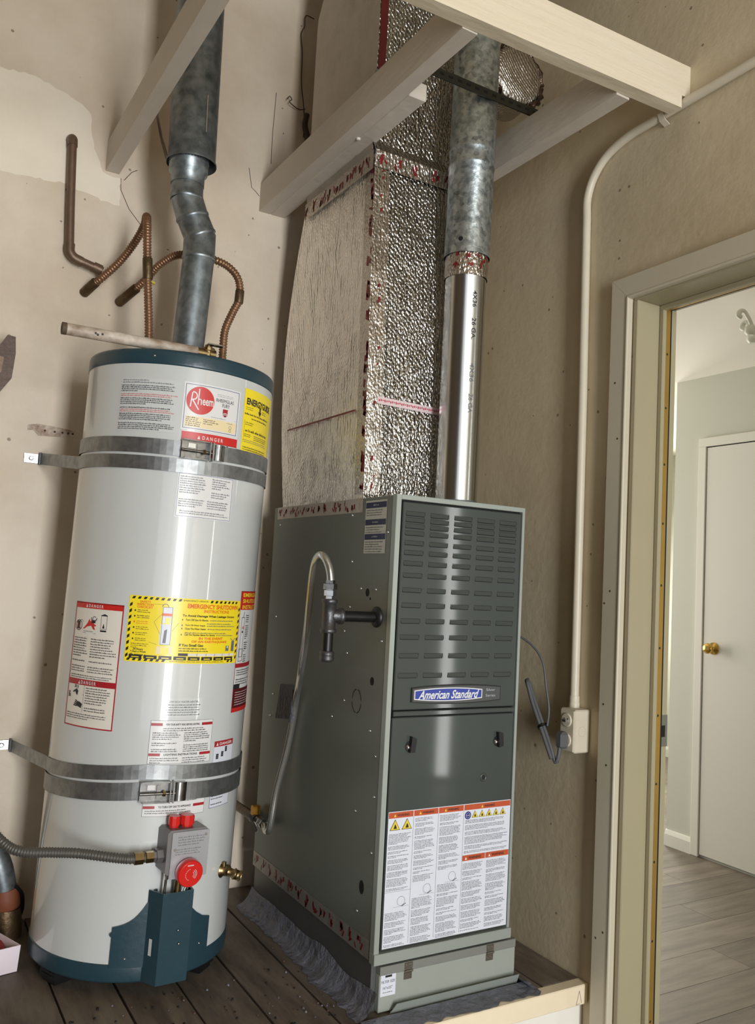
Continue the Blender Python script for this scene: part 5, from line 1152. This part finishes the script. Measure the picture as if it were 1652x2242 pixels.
# ================================================================== ODDS AND ENDS AT THE LEFT
wp = B(); wp.prism([(-.689, 1.292), (-.665, 1.298), (-.62, 1.296), (-.566, 1.290), (-.566, 1.276), (-.60, 1.270), (-.66, 1.266), (-.675, 1.280), (-.689, 1.278)], lambda u, v, d: V((u, BW - d, v)), 0, .002, RUST)
so = wp.build('old_strap_plate', None, 'rusty paint-flaked strap plate on the wall left of the water heater', 'plate')
for x in (-.645, -.62, -.60, -.585, -.573): B().lathe((x, BW - .002, 1.282), (0, -1, 0), [(.003, 0), (.003, .0006)], 8, mat('nail_rust', rgb(70, 52, 40), .8)).build('nail_hole', so)
wd = empty('wooden_handle', (-.78, .70, 1.35), 'dark brown wooden handle hanging at the left edge', 'handle')
b = B(); b.prism([(-.83, 1.42), (-.784, 1.471), (-.768, 1.5), (-.7485, 1.4985), (-.745, 1.455), (-.7495, 1.391), (-.774, 1.352), (-.83, 1.31)], lambda u, v, d: V((u, .70 + d, v)), 0, .03, DARKWOOD); b.build('grip', wd)
b = B(); b.prism([(-.80, 1.385), (-.776, 1.40), (-.772, 1.44), (-.80, 1.445)], lambda u, v, d: V((u, .699 - d, v)), 0, .004, COPPER); b.build('copper_plate', wd)
bp = empty('drain_elbow', (-.67, .70, .03), 'grey duct-taped pipe elbow low on the wall at the left edge', 'pipe')
B().tube(smooth_path([(-.80, .72, .33), (-.72, .71, .25), (-.680, .70, .175), (-.664, .70, .115)], .012), .030, GALV, 18).build('taped_pipe', bp)
B().lathe((-.662, .70, .118), (.15, 0, -1), [(.032, 0), (.034, .02), (.034, .045), (.030, .05)], 18, mat('orange_clay', rgb(120, 66, 42), .6)).build('clay_socket', bp)
B().tube(smooth_path([(-.640, .68, .125), (-.622, .69, .10), (-.618, .70, .06), (-.625, .71, .03)], .008), .005, BLACK, 8).build('black_band', bp)
B().lathe((-.655, .70, .0005), (0, 0, 1), [(.04, 0), (.04, .03), (.034, .07)], 18, DKB).build('floor_stub', bp)
bx = empty('cardboard_box', (-.72, .49, 0), 'small pale open box at the bottom left edge', 'box')
b = B(); b.hexa([(-.80, .465, .001), (-.652, .494, .001), (-.652, .496, .001), (-.80, .467, .001), (-.80, .462, .058), (-.648, .494, .058), (-.648, .496, .058), (-.80, .464, .058)], BOXP); b.build('front_wall', bx)
b = B(); b.hexa([(-.652, .494, .001), (-.690, .60, .001), (-.692, .60, .001), (-.654, .494, .001), (-.648, .494, .058), (-.69, .60, .058), (-.692, .60, .058), (-.65, .494, .058)], BOXP); b.build('side_wall', bx)
B().box((-.79, .50, .002), (-.675, .58, .045), mat('red_contents', rgb(150, 24, 26), .5), .004).build('red_contents', bx)
gr = random.Random(9); dbm = B()
for i in range(160):
    x = gr.uniform(-.62, -.05); y = gr.uniform(.02, .30) if gr.random() < .8 else gr.uniform(.3, .75); r_ = gr.uniform(.0012, .0038)
    if abs(x + .403) < .26 and y > .26: continue
    dbm.lathe((x, y, .0012), (gr.uniform(-.4, .4), gr.uniform(-.4, .4), 1), [(r_, 0), (r_ * gr.uniform(.3, .9), r_ * .9)], 5, gr.choice((MASTIC, DARKGAP, DARKGAP, DARKWOOD)), flat=True)
dbm.build('floor_debris', None, 'small flakes and grit scattered on the platform boards', 'debris', kind='stuff')

for k, pts in enumerate(([(-.499, 2.033), (-.497, 2.0), (-.47, 1.95), (-.428, 1.907)], [(-.118, 2.180), (-.105, 2.12), (-.092, 2.112), (-.078, 2.10)], [(-.044, 2.45), (-.048, 2.30), (-.046, 2.215)], [(-.49, 2.03), (-.47, 2.06), (-.455, 2.07)], [(-.30, 1.86), (-.29, 1.85), (-.27, 1.853)])):
    B().tube([(x, BW - .0004, z) for x, z in pts], .0009, mat('nail_rust', rgb(70, 52, 40), .8), 5).build('wall_crack', back)

# frames added round the unseen hall lamps; the walls behind have no openings
def lamp_frame(name, x0, x1, z0, z1, y, s_):
    t = empty(name, ((x0 + x1) / 2, y, z0), 'white frame added round an unseen hall lamp', 'lamp_frame', kind='structure')
    for a, c in (((x0 - .05, z0 - .05), (x0, z1 + .05)), ((x1, z0 - .05), (x1 + .05, z1 + .05)), ((x0, z0 - .05), (x1, z0)), ((x0, z1), (x1, z1 + .05))):
        B().box((a[0], min(y, y + s_ * .03), a[1]), (c[0], max(y, y + s_ * .03), c[1]), HTRIM).build('lamp_frame_bar', t)
lamp_frame('lamp_frame_1', 2.335, 2.425, -.36, 1.60, -3.2, 1); lamp_frame('lamp_frame_2', 1.1, 2.7, .1, 1.7, 3.5, -1); lamp_frame('lamp_frame_3', 3.6, 4.4, .2, 1.8, 3.5, -1)
